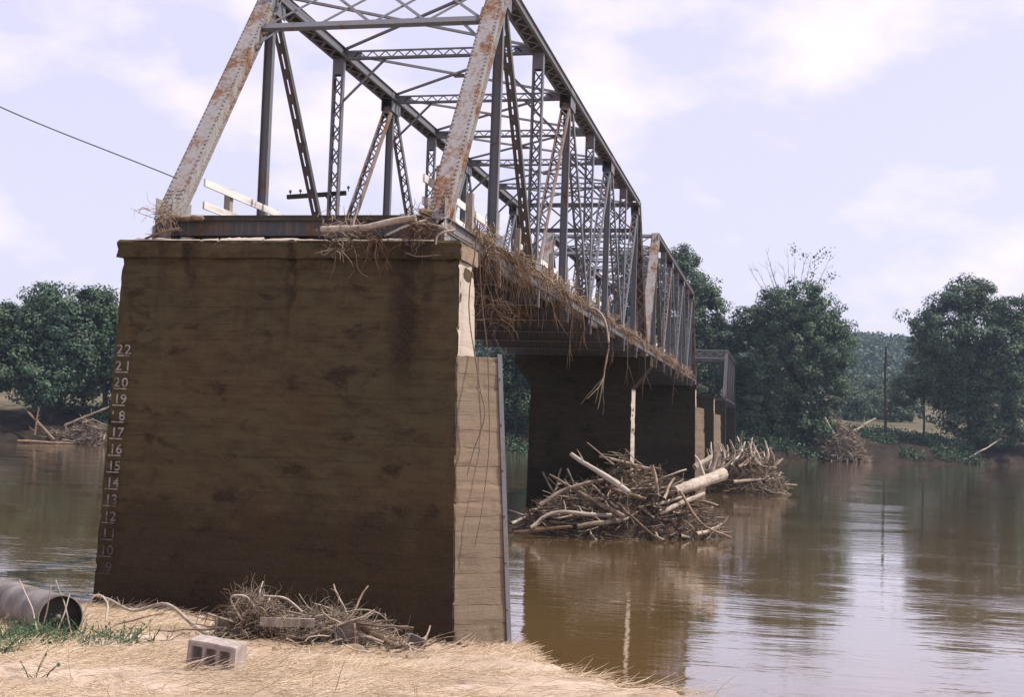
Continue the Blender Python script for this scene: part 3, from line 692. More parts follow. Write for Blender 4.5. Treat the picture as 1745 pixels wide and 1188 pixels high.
    for x in np.linspace(-2.1, 2.1, 7):
        b_ = MB(); b_.box(x-.006, x+.006, .2, npan*PAN-.2, 8.10, 8.42); b_.box(x-.07, x+.07, .2, npan*PAN-.2, 8.419, 8.431); b_.box(x-.07, x+.07, .2, npan*PAN-.2, 8.088, 8.101); put(b_, 'stringer', 'steel_dark')
    b_ = MB(); yy = .02
    while yy < npan*PAN-.25:
        wd = random.uniform(.19, .24); h_ = random.uniform(-.006, .006); e_ = random.uniform(-.06, .06); b_.box(-2.38+e_, 2.38+e_, yy, yy+wd-.012, 8.434+.007+h_, 8.52+h_); yy += wd
    o = put(b_, 'deck_planks', 'deck_wood'); o['kind'] = 'stuff'
    if rails:
        for sx in (-1, 1):
            ys = np.arange(1.25 if sx > 0 else 2.1, npan*PAN-.3, 2.38)
            for i, y in enumerate(ys):
                b_ = MB(); le = random.uniform(-.03, .03); b_.bar((sx*2.36, y, 8.53), (sx*2.36+le*.5, y+le, (9.62+random.uniform(-.06, .06)) if sx > 0 else 9.40), .13, .15, (1, 0, 0)); put(b_, 'rail_post', 'post_wood')
            for zr in (9.28, 8.87):
                for i in range(len(ys)-1):
                    if random.random() < (.10 if i > 1 else 0): continue
                    b_ = MB(); dz = random.uniform(-.02, .02); b_.bar((sx*2.262, ys[i]-((1.3 if sx < 0 else .8) if i == 0 else .0), zr+dz), (sx*2.262, ys[i+1]-.01, zr+random.uniform(-.02, .02)), .04, .145, (1, 0, 0)); put(b_, 'rail_board', 'rail_wood')
    return root
span1 = make_span('steel truss span with rusty riveted end posts resting on the gauge-numbered pier', True, .42)
span2 = make_span('second steel truss span running on from the hammerhead pier', False, .42+8*PAN)
def copy_tree(o, parent=None):
    c = o.copy(); col.objects.link(c); c.parent = parent
    for ch_ in list(o.children): copy_tree(ch_, c)
    return c
span3 = copy_tree(span2)
def weather(o):  # swaps in the steel that has tree shade in its colour
    if o.type == 'MESH':
        for sl_ in o.material_slots:
            if sl_.material and sl_.material.name.startswith('steel'): sl_.link = 'OBJECT'; sl_.material = M['steel_shaded']
    for ch_ in o.children: weather(ch_)
weather(span3); span3.location = (0, Y5, 0); span3['label'] = 'small far steel truss span standing among the trees beyond the bare pier'
# ------------------------------------------------------------------ trees
def shore_D(px, s):
    Ds_ = np.linspace(100, 420, 641); v = FW+RT*(px-PW/2)/FPX-UP*(740-PH/2)/FPX
    return float(np.interp(s, shore_s(CAM[0]+v[0]*Ds_, CAM[1]+v[1]*Ds_), Ds_))
LEAFQ = np.array([(-.5, 0, 0), (0, -.28, .06), (.5, 0, 0), (0, .28, .06)])
def leaf_mesh(name, C, size, nrm, mat, parent, rn=None):
    """diamond leaf sprays at centres C with normals nrm"""
    N = len(C); nrm = nrm/(np.linalg.norm(nrm, axis=1, keepdims=True)+1e-9)
    t = rng.normal(0, 1, (N, 3)); t -= nrm*(t*nrm).sum(1, keepdims=True); t /= np.linalg.norm(t, axis=1, keepdims=True)+1e-9
    b_ = np.cross(nrm, t); sz = np.asarray(size).reshape(-1, 1, 1)*np.ones((N, 1, 1))
    V = C[:, None]+sz*(LEAFQ[None, :, 0:1]*t[:, None]+LEAFQ[None, :, 1:2]*b_[:, None]*1.5+LEAFQ[None, :, 2:3]*nrm[:, None])
    return link(name, npmesh(name, V.reshape(-1, 3), np.arange(N*4).reshape(N, 4), None, rng.random(N) if rn is None else rn), mat, parent)
def crown_points(lobes, ncl, per, crad):
    vol = np.array([l[1][0]*l[1][2] for l in lobes]); cnt = np.maximum(4, (vol/vol.sum()*ncl).astype(int)); C = []; Nn = []; Rn = []
    for (c, r), k in zip(lobes, cnt):
        c = np.array(c); r = np.array(r); d = rng.normal(0, 1, (k, 3)); d /= np.linalg.norm(d, axis=1, keepdims=True)
        f = rng.uniform(.45, 1.0, k)**.6; f *= 1+.30*vnoise(d*2.6+c, 1., 3); q_ = rng.random(k) < .12; f[q_] *= rng.uniform(1.08, 1.32, q_.sum())
        cc = c+d*r*f[:, None]
        for q, dd in zip(cc, d):
            m_ = int(per*rng.uniform(.5, 1.4)); cr = crad*rng.uniform(.6, 1.35)
            e = rng.normal(0, 1, (m_, 3)); e /= np.linalg.norm(e, axis=1, keepdims=True); rad = rng.uniform(.25, 1, m_)[:, None]**.6*cr
            C.append(q+e*rad*np.array((1, 1, .72))); Nn.append(e*.8+dd*.5+np.array((0, 0, .5))+rng.normal(0, .45, (m_, 3)))
            Rn.append(np.clip(rng.uniform(.15, .85)+rng.normal(0, .12, m_), 0, 1))
    return np.concatenate(C), np.concatenate(Nn), np.concatenate(Rn)
def tree(label, D, base_px, lobes_px, mat='leaf', name='leafy_tree', ncl=330, per=105, leaf=.44, crad=1.5, trunk=.38, group='trees along the far bank', base_z=None, bare=0):
    """lobes given as bearings and angular radii at distance D; every crown is as deep as it is wide"""
    D = shore_D(base_px, D) if D < 60 else D
    k = D/FPX
    bx, by = at(base_px, 720, D)[:2]; bz = float(far_z(np.array(bx), np.array(by))) if base_z is None else base_z
    lobes = []
    for (px, py, rx, ry) in lobes_px:
        c = at(px, py, D)+FH*rng.uniform(-.35, .35)*rx*k; lobes.append((c, (rx*k, rx*k*.95, ry*k)))
    root = empty(name, (bx, by, bz), label, 'tree', group)
    top_c = max(lobes, key=lambda l: l[0][2])
    parts = [tubes(spline([(bx, by, bz-.5), (bx+.2, by, bz+2.5), (lobes[0][0]*.6+np.array((bx, by, bz+4))*.4), top_c[0]], 12)[None], np.linspace(trunk*1.25, trunk*.18, 12)[None], 8)]
    for c, r in lobes:
        for j in range(4):
            f = rng.uniform(.1, .6); st = np.array((bx, by, bz+2))*(1-f)+top_c[0]*f
            en = c+rng.normal(0, .5, 3)*np.array(r)*.8; mid = (st+en)/2+np.array((0, 0, -.4))
            parts.append(tubes(spline([st, mid, en], 7)[None], np.linspace(trunk*.42, trunk*.08, 7)[None], 5))
    V, Q, uv, rn = joinmesh(parts); loc(link('trunk', npmesh('trunk', V, Q, uv, rn), M['bark'], root, True))
    C, Nn, Rn = crown_points(lobes, ncl, per, crad)
    low = C[:, 2] > bz+.2; C, Nn, Rn = C[low], Nn[low], Rn[low]
    loc(leaf_mesh('crown', C, leaf*rng.uniform(.6, 1.25, len(C)), Nn, M[mat], root, Rn))
    return root
# left bank group
tree('broad leafy tree on the far bank left of the gauge numbers, rounded crown', 9, 85, [(85, 560, 58, 62), (60, 600, 50, 56), (120, 605, 50, 58), (80, 655, 58, 42), (95, 522, 38, 34)], 'leaf_blue', ncl=300)
tree('taller far-bank tree half hidden by the left edge of the gauge pier', 10, 175, [(165, 558, 45, 55), (185, 600, 50, 58), (150, 635, 45, 46), (170, 522, 32, 30), (200, 575, 36, 54)], 'leaf', ncl=280)
tree('tree at the left end of the far bank beyond the rounded crown', 10, -10, [(-10, 575, 58, 60), (12, 625, 52, 52), (-40, 610, 60, 66)], 'leaf', ncl=220)
for i, (px, ty, D, w_) in enumerate([(265, 560, 9, 60), (370, 540, 10, 70), (480, 560, 9, 70), (590, 545, 11, 70), (700, 560, 9, 64), (792, 590, 10, 56)]):
    tree('leafy far-bank tree hidden behind the gauge pier, '+['nearest the 22 mark', 'second in from the numbers', 'third in from the numbers', 'near the middle of the pier', 'second in from the cutwater', 'nearest the cutwater'][i], D, px, [(px, ty, w_*.8, 50), (px-25, ty+60, w_, 55), (px+25, ty+70, w_, 55), (px, ty+110, w_, 40)], 'leaf', ncl=150, group='trees behind the gauge pier')
tree('dark tree seen under the deck between the cutwater and the hammerhead pier', 9, 875, [(870, 570, 46, 50), (895, 630, 46, 48), (855, 660, 50, 48), (885, 690, 55, 35)], 'leaf', ncl=230)
tree('dark tree on the far bank behind the hammerhead pier', 9, 985, [(980, 560, 62, 60), (1010, 610, 60, 60), (955, 640, 60, 50)], 'leaf', ncl=200)
tree('tall tree seen through the ends of both truss spans', 11, 1085, [(1085, 510, 48, 58), (1060, 570, 54, 60), (1110, 600, 48, 58), (1085, 460, 36, 34)], 'leaf', ncl=260)
tree('tall leaning tree whose crown rises just right of the second truss', 14, 1175, [(1165, 490, 46, 50), (1195, 540, 46, 58), (1150, 560, 50, 60), (1205, 600, 40, 60), (1160, 450, 26, 24), (1180, 650, 55, 60), (1190, 505, 40, 36)], 'leaf', ncl=380)
tree('big round dense tree by the river beneath bare branches', 7, 1345, [(1345, 560, 78, 66), (1290, 600, 52, 66), (1405, 600, 50, 68), (1350, 525, 62, 42), (1330, 650, 80, 70), (1395, 665, 50, 62), (1300, 700, 62, 55), (1365, 715, 58, 45), (1430, 560, 26, 30), (1285, 555, 34, 36), (1320, 742, 60, 34), (1385, 738, 48, 36), (1275, 735, 40, 34)], 'leaf', ncl=860, per=105)
tree('broad dark tree right of the bare pole, drooping towards the water', 8, 1650, [(1650, 560, 72, 72), (1605, 590, 50, 56), (1700, 600, 52, 70), (1650, 510, 48, 38), (1685, 670, 62, 70), (1640, 650, 52, 60), (1720, 540, 38, 44), (1580, 560, 28, 30), (1690, 735, 55, 34), (1640, 715, 40, 40)], 'leaf', ncl=760, per=105)
tree('tree at the right end of the far bank beyond the drooping dark one', 7, 1765, [(1765, 600, 55, 80), (1740, 690, 50, 62), (1790, 680, 55, 70)], 'leaf', ncl=240)
tree('small pale tree with a thin trunk beside the bare pole', 18, 1573, [(1570, 640, 36, 40), (1545, 665, 28, 32), (1600, 660, 32, 36), (1572, 605, 22, 20)], 'leaf_pale', ncl=190, per=60, leaf=.42, crad=1.1, trunk=.22)
for px, ty, D, w_, lb in [(1232, 640, 215, 30, 'small tree in the gap between the leaning tree and the big round tree'), (1455, 690, 300, 22, 'low meadow tree at the foot of the wooded hill'), (1490, 680, 330, 26, 'rounded meadow tree before the wooded hill beside the pole'), (1535, 675, 310, 28, 'meadow tree just behind the small pale tree')]:
    tree(lb, D, px, [(px, ty, w_, 32), (px-8, ty+24, w_, 26), (px+9, ty+20, w_, 26)], 'leaf_pale', ncl=120, per=50, leaf=.6, crad=1.6, trunk=.25)
# leafless branches above the round tree
def bare_tree(label, base_px, D, n_top, x0, x1, ytop):
    bx, by = at(base_px, 720, D)[:2]; bz = float(far_z(np.array(bx), np.array(by)))
    root = empty('bare_tree', (bx, by, bz), label, 'tree'); parts = []
    fork = at(base_px, 560, D); parts.append(tubes(spline([(bx, by, bz-.4), (bx+.3, by, bz+6), fork], 10)[None], np.linspace(.4, .2, 10)[None], 7))
    for i in range(n_top):
        px = x0+(x1-x0)*(i+.5)/n_top+rng.uniform(-6, 6); en = at(px, ytop+rng.uniform(0, 34)+abs(px-(x0+x1)/2)*.25, D)+FH*rng.uniform(-4, 4)
        P = spline([fork, (fork*.55+en*.45)+np.array((0, 0, -.8)), en], 9); parts.append(tubes(P[None], np.linspace(.11, .022, 9)[None], 4))
        for j in range(12):
            a = P[rng.integers(3, 9)]; d = en-fork; d = d/np.linalg.norm(d)+rng.normal(0, .42, 3)
            parts.append(tubes(walk(a[None], d[None], np.array([rng.uniform(.8, 2.6)]), 5, .16, .04), np.linspace(.03, .012, 5)[None], 3))
    V, Q, uv, rn = joinmesh(parts); loc(link('trunk', npmesh('trunk', V, Q, uv, rn), M['dead_twig'], root, True))
    C = np.concatenate([at(px, py, D)+rng.normal(0, .55, (26, 3)) for px, py in [(1352, 425), (1372, 437), (1388, 462), (1402, 478), (1395, 440), (1418, 470), (1380, 480), (1410, 432)]])
    loc(leaf_mesh('crown', C, .42*rng.uniform(.6, 1.2, len(C)), rng.normal(0, 1, C.shape), M['leaf'], root))
bare_tree('mostly leafless tree whose thin bare branches rise above the big round tree', 1350, shore_D(1350, 13), 13, 1270, 1425, 424)

# wooded hill
N = 3200; a = rng.uniform(-230, 620, N); s = rng.uniform(245, 520, N)
hx, hy = 21+a*.8125+s*SN[0], 192+a*.583+s*SN[1]; hz = far_z(hx, hy); C = []; Nn = []; Rn = []
for x, y, z in zip(hx, hy, hz):
    r = rng.uniform(3.5, 6.5); h = rng.uniform(8, 14); m_ = 62; d = rng.normal(0, 1, (m_, 3)); d[:, 2] = np.abs(d[:, 2])-.3; d /= np.linalg.norm(d, axis=1, keepdims=True)
    rr = r*(1+.25*vnoise(d*2.4+x, 1., 2))[:, None]
    C.append(np.array((x, y, z+h*.55))+d*rr*np.array((1, 1, h/r*.5))); Nn.append(d+rng.normal(0, .35, d.shape)); Rn.append(np.clip(rng.uniform(.2, .8)+rng.normal(0, .1, m_), 0, 1))
C = np.concatenate(C); o = leaf_mesh('forest', C, 2.0*rng.uniform(.6, 1.3, len(C)), np.concatenate(Nn), M['leaf_hill'], None, np.concatenate(Rn)); tag(o, 'far wooded hill covered in trees', 'forest', None, 'stuff')

# undergrowth on the far bank (nobody could count it)
N = 15000; a = rng.uniform(-135, 30, N); s = rng.uniform(.4, 17, N); x, y = 21+a*.8125+s*SN[0], 192+a*.583+s*SN[1]
keep = vnoise(np.stack([x, y, x*0], -1), .12, 5) > -.15; x, y = x[keep], y[keep]; z = far_z(x, y); C = np.stack([x, y, z+.3], -1).repeat(7, 0)+rng.normal(0, .55, (len(x)*7, 3))
C[:, 2] = np.maximum(C[:, 2], z.repeat(7)+.05)
o = leaf_mesh('undergrowth', C, .45*rng.uniform(.5, 1.2, len(C)), rng.normal(0, 1, C.shape)+np.array((0, 0, .6)), M['leaf'], None); tag(o, 'low undergrowth along the far bank', 'undergrowth', None, 'stuff')

# ------------------------------------------------------------------ utility poles and wire
b0 = at(1508, 735, shore_D(1508, 9)); bz = float(far_z(b0[0], b0[1])); tp = at(1511, 590, shore_D(1508, 9))
log('utility_pole', [(b0[0], b0[1], bz-.6), (b0[0]*.5+tp[0]*.5, b0[1], (bz+tp[2])/2), tp], .26, .17, M['pole_wood'], 'bare dark utility pole standing on the far meadow', 'pole', K=8, n=8, knob=.02)
arm = empty('crossarm', (-2.5, 9.3, 10.62), 'dark wooden crossarm with insulators bolted to a truss post', 'crossarm')
mb = MB(); mb.bar((-3.98, 9.42, 10.54), (-2.36, 9.42, 10.64), .09, .11, (0, 1, 0)); loc(mb.build('beam', M['pole_wood'], arm))
for x in (-3.90, -3.62, -2.32+.02):
    zc = 10.54+(x+3.98)/1.62*.1+.055
    P = np.array([[(x, 9.42, zc-.02), (x, 9.42, zc+.05), (x, 9.42, zc+.055), (x, 9.42, zc+.10), (x, 9.42, zc+.13)]]); V, Q, uv, rn = tubes(P, np.array([[.012, .012, .035, .04, .02]]), 8)
    loc(link('insulator', npmesh('insulator', V, Q, uv, rn), M['insulator_glass'], arm, True))
mb = MB(); mb.bar((-2.95, 9.48, 10.60), (-2.62, 9.43, 10.15), .04, .012, (1, 0, 0)); loc(mb.build('brace', M['steel_dark'], arm))
wp = spline([at(302, 304, 23.0), at(240, 279, 22.6), at(30, 195, 21.5), at(-160, 105, 20.5)], 30)
wv = strands('overhead_wire', wp[None], .011, M['wire_metal'], n=4); tag(wv, 'thin dark overhead wire running down to the left rusty end post', 'wire')

# ------------------------------------------------------------------ flood debris at the piers
def pile(label, centre, rx, ry, h, n_twig, n_root, name='driftwood_tangle', lmin=.5, lmax=2.2, up=.25, mat='twig', rot=0., core=True, root_mat='root', rr=(.010, .035), branches=0, bscale=1.):
    cx_, cy_ = centre; ca, sa = math.cos(rot), math.sin(rot)
    root = empty(name, (cx_, cy_, 0), label, 'debris')
    def hf(x, y): r2_ = (x/rx)**2+(y/ry)**2; return h*np.clip(1-r2_, 0, 1)**.75*(1+.35*vnoise(np.stack([x, y, x*0], -1), .9, 4))
    def sample(n):
        r_ = np.sqrt(rng.random(n))*1.0; th = rng.random(n)*2*np.pi; x, y = rx*r_*np.cos(th), ry*r_*np.sin(th); return x, y
    def w_(x, y, z): return np.stack([cx_+ca*x-sa*y, cy_+sa*x+ca*y, z], -1)
    if core:
        u, v = np.meshgrid(np.linspace(-1, 1, 46), np.linspace(-1, 1, 36)); x, y = u*rx, v*ry; z = hf(x, y)*.86-.25+.12*fbm(np.stack([x, y, x*0], -1), 2.2, 3, 3)
        P = w_(x, y, z); i = np.arange(46*36).reshape(36, 46); Q = np.stack([i[:-1, :-1], i[:-1, 1:], i[1:, 1:], i[1:, :-1]], -1).reshape(-1, 4)
        loc(link('packed_silt', npmesh('packed_silt', P.reshape(-1, 3), Q), M['packed_silt'], root, True))
    x, y = sample(n_twig); z = hf(x, y)*rng.uniform(.5, 1.12, n_twig); L = rng.uniform(lmin, lmax, n_twig)*rng.uniform(.5, 1, n_twig); d = rng.normal(0, 1, (n_twig, 3)); d[:, 2] = d[:, 2]*up+rng.uniform(0, .12, n_twig)
    p = w_(x, y, z)-d/np.linalg.norm(d, axis=1, keepdims=True)*L[:, None]*.5; p[:, 2] = np.maximum(p[:, 2], .02)
    P = walk(p, d, L, 5, .10, -.01); P[..., 2] = np.maximum(P[..., 2], -.05); R_ = rng.uniform(*rr, n_twig)[:, None]*np.array([1, .95, .85, .7, .4])
    o = loc(strands('twigs', P, R_, M[mat], root)); o['kind'] = 'stuff'
    nb2 = branches
    if nb2:
        x, y = sample(nb2); z = hf(x, y)*rng.uniform(.6, 1.1, nb2)+.05; L = rng.uniform(.9, 3., nb2); d = rng.normal(0, 1, (nb2, 3)); d[:, 2] *= .35
        p = w_(x, y, z)-d/np.linalg.norm(d, axis=1, keepdims=True)*L[:, None]*.5; P = walk(p, d, L, 8, .10, 0); P[..., 2] = np.maximum(P[..., 2], -.05)
        o = loc(strands('branches', P, rng.uniform(.02, .07, nb2)[:, None]*np.linspace(1, .55, 8)[None]*bscale, M['driftwood'], root, n=6, smooth=True)); o['kind'] = 'stuff'
    x, y = sample(n_root); z = hf(x, y)*rng.uniform(.8, 1.1, n_root); d = rng.normal(0, 1, (n_root, 3)); P = walk(w_(x, y, z), d, rng.uniform(.3, 1., n_root), 6, .45, -.05); P[..., 2] = np.maximum(P[..., 2], -.02)
    o = loc(strands('roots', P, rng.uniform(.004, .011, n_root)[:, None]*np.ones((1, 6)), M[root_mat], root)); o['kind'] = 'stuff'
    return root
pile('heaped tangle of driftwood twigs and roots in front of the hammerhead pier', (2.0, 34.6), 4.7, 2.6, 2.55, 1000, 2600, rot=.25, branches=170, bscale=1.35)
pile('grey bristling tangle of driftwood beside the rounded cutwater', (6.2, 75.5), 3.4, 3.0, 2.6, 1000, 900, lmin=.6, lmax=2.2, up=.8, rr=(.015, .05), branches=90, bscale=1.3)
pile('tangle of roots and brush dumped on the far bank beside the big round tree', tuple(at(1430, 760, shore_D(1430, 1.5))[:2]), 4.6, 3., 5.0, 1300, 900, lmin=1, lmax=3.6, up=1.3, rr=(.03, .10), core=False, mat='driftwood', branches=60, bscale=2.)
pile('brush and bleached branches heaped on the left far bank', tuple(at(150, 720, shore_D(150, 2))[:2]), 6.5, 2.2, 2.4, 600, 400, lmin=1.2, lmax=3.6, up=.5, rr=(.03, .08), branches=60, bscale=1.8)
GD = 'driftwood logs caught against the piers'
def wlog(a, b, Da, Db, r0, r1, mat, label, mid=None, stubs=0, name='driftwood_log', K=14, knob=.10, group=GD):
    A, B = at(*a, Da), at(*b, Db); pts = [A, B] if mid is None else [A, at(*mid, (Da+Db)/2), B]
    return log(name, pts, r0, r1, M[mat], label, 'log', group, K=K, stubs=stubs, knob=knob)
D2 = 55.2
wlog((975, 773), (1072, 840), D2-.6, D2-3.2, .09, .13, 'driftwood_pale', 'straight pale log slanting up highest out of the tangle at the hammerhead pier', stubs=2)
wlog((998, 790), (1048, 826), D2-.4, D2-2.2, .07, .09, 'driftwood', 'shorter log lying close below the highest slanting pale log')
wlog((936, 811), (1066, 883), D2-1.2, D2-3.4, .05, .11, 'driftwood', 'long thin log slanting down across the left of the tangle', stubs=4)
wlog((920, 862), (1026, 818), D2-2.4, D2-1.8, .10, .07, 'driftwood', 'log rising to the right across the left end of the tangle', mid=(968, 833), stubs=2)
wlog((905, 900), (1040, 881), D2-3.6, D2-2.8, .07, .09, 'driftwood_pale', 'crooked pale log low over the water at the left of the tangle', mid=(945, 874), stubs=5)
wlog((984, 898), (1060, 885), D2-3.6, D2-3., .10, .10, 'driftwood', 'short thick log low in the front of the tangle', stubs=2)
wlog((876, 908), (975, 898), D2-3.4, D2-3.4, .09, .06, 'driftwood_brown', 'half sunk brown log at the left waterline of the tangle', stubs=4)
wlog((1032, 829), (1100, 852), D2-2.0, D2-2.4, .08, .08, 'driftwood_brown', 'dark log lying in the middle of the tangle', stubs=2)
wlog((1150, 838), (1232, 808), D2-1.4, D2+1.4, .23, .29, 'driftwood_pale', 'thickest log, a fat broken trunk at the right end of the tangle', stubs=1, knob=.05)
wlog((1122, 874), (1200, 842), D2-2.2, D2-.9, .12, .10, 'driftwood_pale', 'pale log lying under the fat broken trunk', stubs=1)
wlog((1118, 862), (1166, 846), D2-2., D2-1.2, .08, .08, 'driftwood', 'short log tucked between the fat trunk and the pale log under it')
wlog((1221, 770), (1212, 808), D2+1.2, D2+1.1, .10, .13, 'driftwood_pale', 'upright pale stub standing behind the fat broken trunk')
wlog((1184, 797), (1212, 780), D2+2, D2+2.6, .14, .13, 'driftwood_pale', 'short pale log leaning beside the upright stub')
wlog((1001, 754), (1046, 792), D2-.5, D2-1.4, .022, .04, 'driftwood', 'slender bare stick poking up above the tangle', K=10)
wlog((1158, 838), (1245, 916), D2-1.6, D2-2.6, .06, .045, 'driftwood_brown', 'thin crooked branch trailing from the tangle into the water', mid=(1194, 892), stubs=3)
wlog((1060, 866), (1112, 912), D2-3, D2-3.4, .05, .04, 'driftwood_brown', 'broken brown branch dipping to the water in the middle of the tangle', stubs=3)
wlog((1040, 782), (1112, 800), D2-.4, D2-.2, .08, .06, 'driftwood', 'log lying across the crest of the tangle', stubs=2)
wlog((1240, 832), (1278, 805), 92, 94, .14, .12, 'driftwood_pale', 'log rising from the water in the bristling far tangle', stubs=1)
wlog((1308, 802), (1334, 783), 94, 95, .13, .09, 'driftwood_pale', 'pale log jutting out at the right end of the bristling tangle', stubs=1)
wlog((1290, 828), (1332, 806), 92, 94, .10, .06, 'driftwood', 'bent log low over the water below the jutting pale one', mid=(1315, 822), stubs=3)
wlog((1250, 822), (1318, 816), 91, 92.5, .12, .10, 'driftwood', 'grey log lying along the water in front of the bristling tangle', stubs=2)
GS = 'upright snags in the far tangle'
for i in range(22):
    px = 1204+i*5.0+rng.uniform(-3, 3); top = 733+abs(px-1262)*.38+rng.uniform(0, 26)
    wlog((px+rng.uniform(-22, 22), top+48), (px, top), 93.5+rng.uniform(-1.5, 2), 94+rng.uniform(-1, 2), rng.uniform(.09, .17), .05, 'driftwood_pale' if i % 3 else 'driftwood', 'weathered snag sticking up from the bristling far tangle', mid=(px+rng.uniform(-9, 9), top+24), stubs=3, name='driftwood_snag', K=7, group=GS)
wlog((1425, 755), (1492, 712), shore_D(1430, 1), shore_D(1430, 3), .28, .14, 'driftwood_pale', 'long bleached log leaning up from the brush by the big round tree', stubs=2, group='logs on the far bank')
wlog((1405, 712), (1440, 770), shore_D(1430, 1), shore_D(1430, 0), .22, .12, 'driftwood_pale', 'bleached log sloping down through the brush by the big round tree', stubs=2, group='logs on the far bank')
wlog((1648, 783), (1706, 748), shore_D(1680, 0), shore_D(1680, 3), .16, .10, 'driftwood_pale', 'bleached branch lying at the water under the drooping dark tree', stubs=4, group='logs on the far bank')
wlog((46, 700), (92, 750), shore_D(70, 4), shore_D(70, 1), .12, .2, 'driftwood_brown', 'brown fallen trunk sloping down the left far bank', stubs=5, group='logs on the far bank')
wlog((66, 696), (58, 742), shore_D(60, 4), shore_D(60, 2), .10, .16, 'driftwood_brown', 'forked brown snag beside the fallen trunk on the left far bank', stubs=5, group='logs on the far bank')
wlog((110, 726), (185, 694), shore_D(150, 2), shore_D(150, 4), .2, .14, 'driftwood', 'slanting log lying up the brush heap on the left far bank', stubs=3, group='logs on the far bank')
wlog((30, 752), (150, 757), shore_D(30, .3), shore_D(150, .3), .14, .10, 'driftwood_brown', 'brown log stranded along the left far waterline', stubs=4, group='logs on the far bank')

# ------------------------------------------------------------------ debris along the deck edge and on the pier cap
def deck_debris():
    root = empty('flood_debris', (2.9, 30, 8.2), 'dry straw and roots matted along the upstream edge of the deck', 'debris')
    def lump(y): return .25+.75*np.clip(.5+1.3*vnoise(np.stack([y, y*0, y*0], -1), .42, 3), 0, 1)
    cy_ = np.sort(2.4+rng.random(95)**1.2*68); cw = np.clip(rng.gamma(.9, .6, 95), .04, 1.5)*np.interp(cy_, [2, 4, 10], [.45, .55, 1])
    def yy_(N, sp):
        i = rng.choice(95, N, p=cw/cw.sum()); return cy_[i]+rng.normal(0, sp, N), cw[i], i
    N = 3200; y, amp, _ = yy_(N, .22)
    p = np.stack([rng.normal(2.66, .13, N), y, 8.48+rng.random(N)**1.6*.17*amp], -1); d = rng.normal(0, 1, (N, 3)); d[:, 2] *= .25; d[:, 1] *= 1.3
    P = walk(p, d, rng.uniform(.12, .55, N), 5, .22, -.05); P[..., 0] = np.minimum(P[..., 0], 2.86+.06*rng.random((N, 1))); P[..., 2] = np.maximum(P[..., 2], 8.475+rng.random((N, 1))*.04)
    h_ = N//2
    o = loc(strands('straw_mat', P[:h_], rng.uniform(.003, .008, h_)[:, None]*np.ones((1, 5)), M['straw'], root)); o['kind'] = 'stuff'
    o = loc(strands('twig_mat', P[h_:], rng.uniform(.004, .012, N-h_)[:, None]*np.ones((1, 5)), M['twig'], root)); o['kind'] = 'stuff'
    cy_ = np.concatenate([cy_, rng.uniform(3.0, 13, 20)]); hl = np.concatenate([rng.gamma(1.6, .30, 95), rng.uniform(.5, 1.9, 20)]); kk_ = np.concatenate([rng.integers(2, 16, 95), rng.integers(5, 14, 20)])
    y = np.repeat(cy_, kk_); hang = np.repeat(hl, kk_); N = len(y); y = y+rng.normal(0, .09, N)
    p = np.stack([rng.uniform(2.66, 2.92, N), y, 8.48+rng.random(N)*.08], -1); d = np.stack([rng.uniform(.15, .8, N), rng.normal(0, .35, N), rng.uniform(-.2, .2, N)], -1)
    P = walk(p, d, rng.uniform(.3, 1.1, N)*(.2+hang), 10, .22, -.45)
    o = loc(strands('hanging_roots', P, rng.uniform(.003, .010, N)[:, None]*np.linspace(1, .45, 10)[None], M['root'], root)); o['kind'] = 'stuff'
    # matted clots of silt and fibre
    parts = []
    for i in range(48):
        y = 3+rng.random()**1.3*64; c = np.array((2.75+rng.normal(0, .08), y, 8.53)); m_ = 60
        parts.append(tubes(walk(c+rng.normal(0, .09, (m_, 3)), rng.normal(0, 1, (m_, 3)), rng.uniform(.2, .5, m_), 5, .4, -.12), np.full((m_, 5), .008), 3))
    V, Q, uv, rn = joinmesh(parts); o = loc(link('clots', npmesh('clots', V, Q, uv, rn), M['straw'], root)); o['kind'] = 'stuff'
deck_debris()
# clumps that hang from the corner of the cap, next to the bright end face
def clump(label, c, n, length, spread, mat='root', grav=-.35, name='root_clump', r=(.004, .012), curl=.28, drape=None):
    p = np.array(c)+rng.normal(0, spread, (n, 3)); d = rng.normal(0, 1, (n, 3))
    P = walk(p, d, rng.uniform(.3, 1, n)*length, 10, curl, grav)
    if drape is not None: P[..., 1] = np.minimum(P[..., 1], drape-rng.random((n, 1))*.06)
    return tag(strands(name, P, rng.uniform(*r, n)[:, None]*np.linspace(1, .4, 10)[None], M[mat]), label, 'roots', None, 'stuff')
clump('brown roots hanging beside the bright end face under the deck corner', (3.12, 2.5, 8.0), 70, 1.6, .10)
clump('lower tangle of brown roots hanging just above the cutwater', (3.18, 3.0, 7.1), 70, 1.1, .15, grav=-.12)
clump('straw and roots wedged at the left end of the pier cap', (-2.45, .05, 8.46), 90, .5, .10, 'straw', -.12)
clump('brown roots drooping over the front edge of the pier cap', (1.75, -.17, 7.98), 60, .8, .06, grav=-.32, drape=-.16)
clump('straw and rootlets heaped at the foot of the rusty right end post', (2.45, .0, 8.14), 190, .6, .13, 'root', -.06)
clump('matted rootlets lying along the pier cap under the end beam', (1.1, -.03, 8.05), 150, .6, .22, 'twig', -.04)
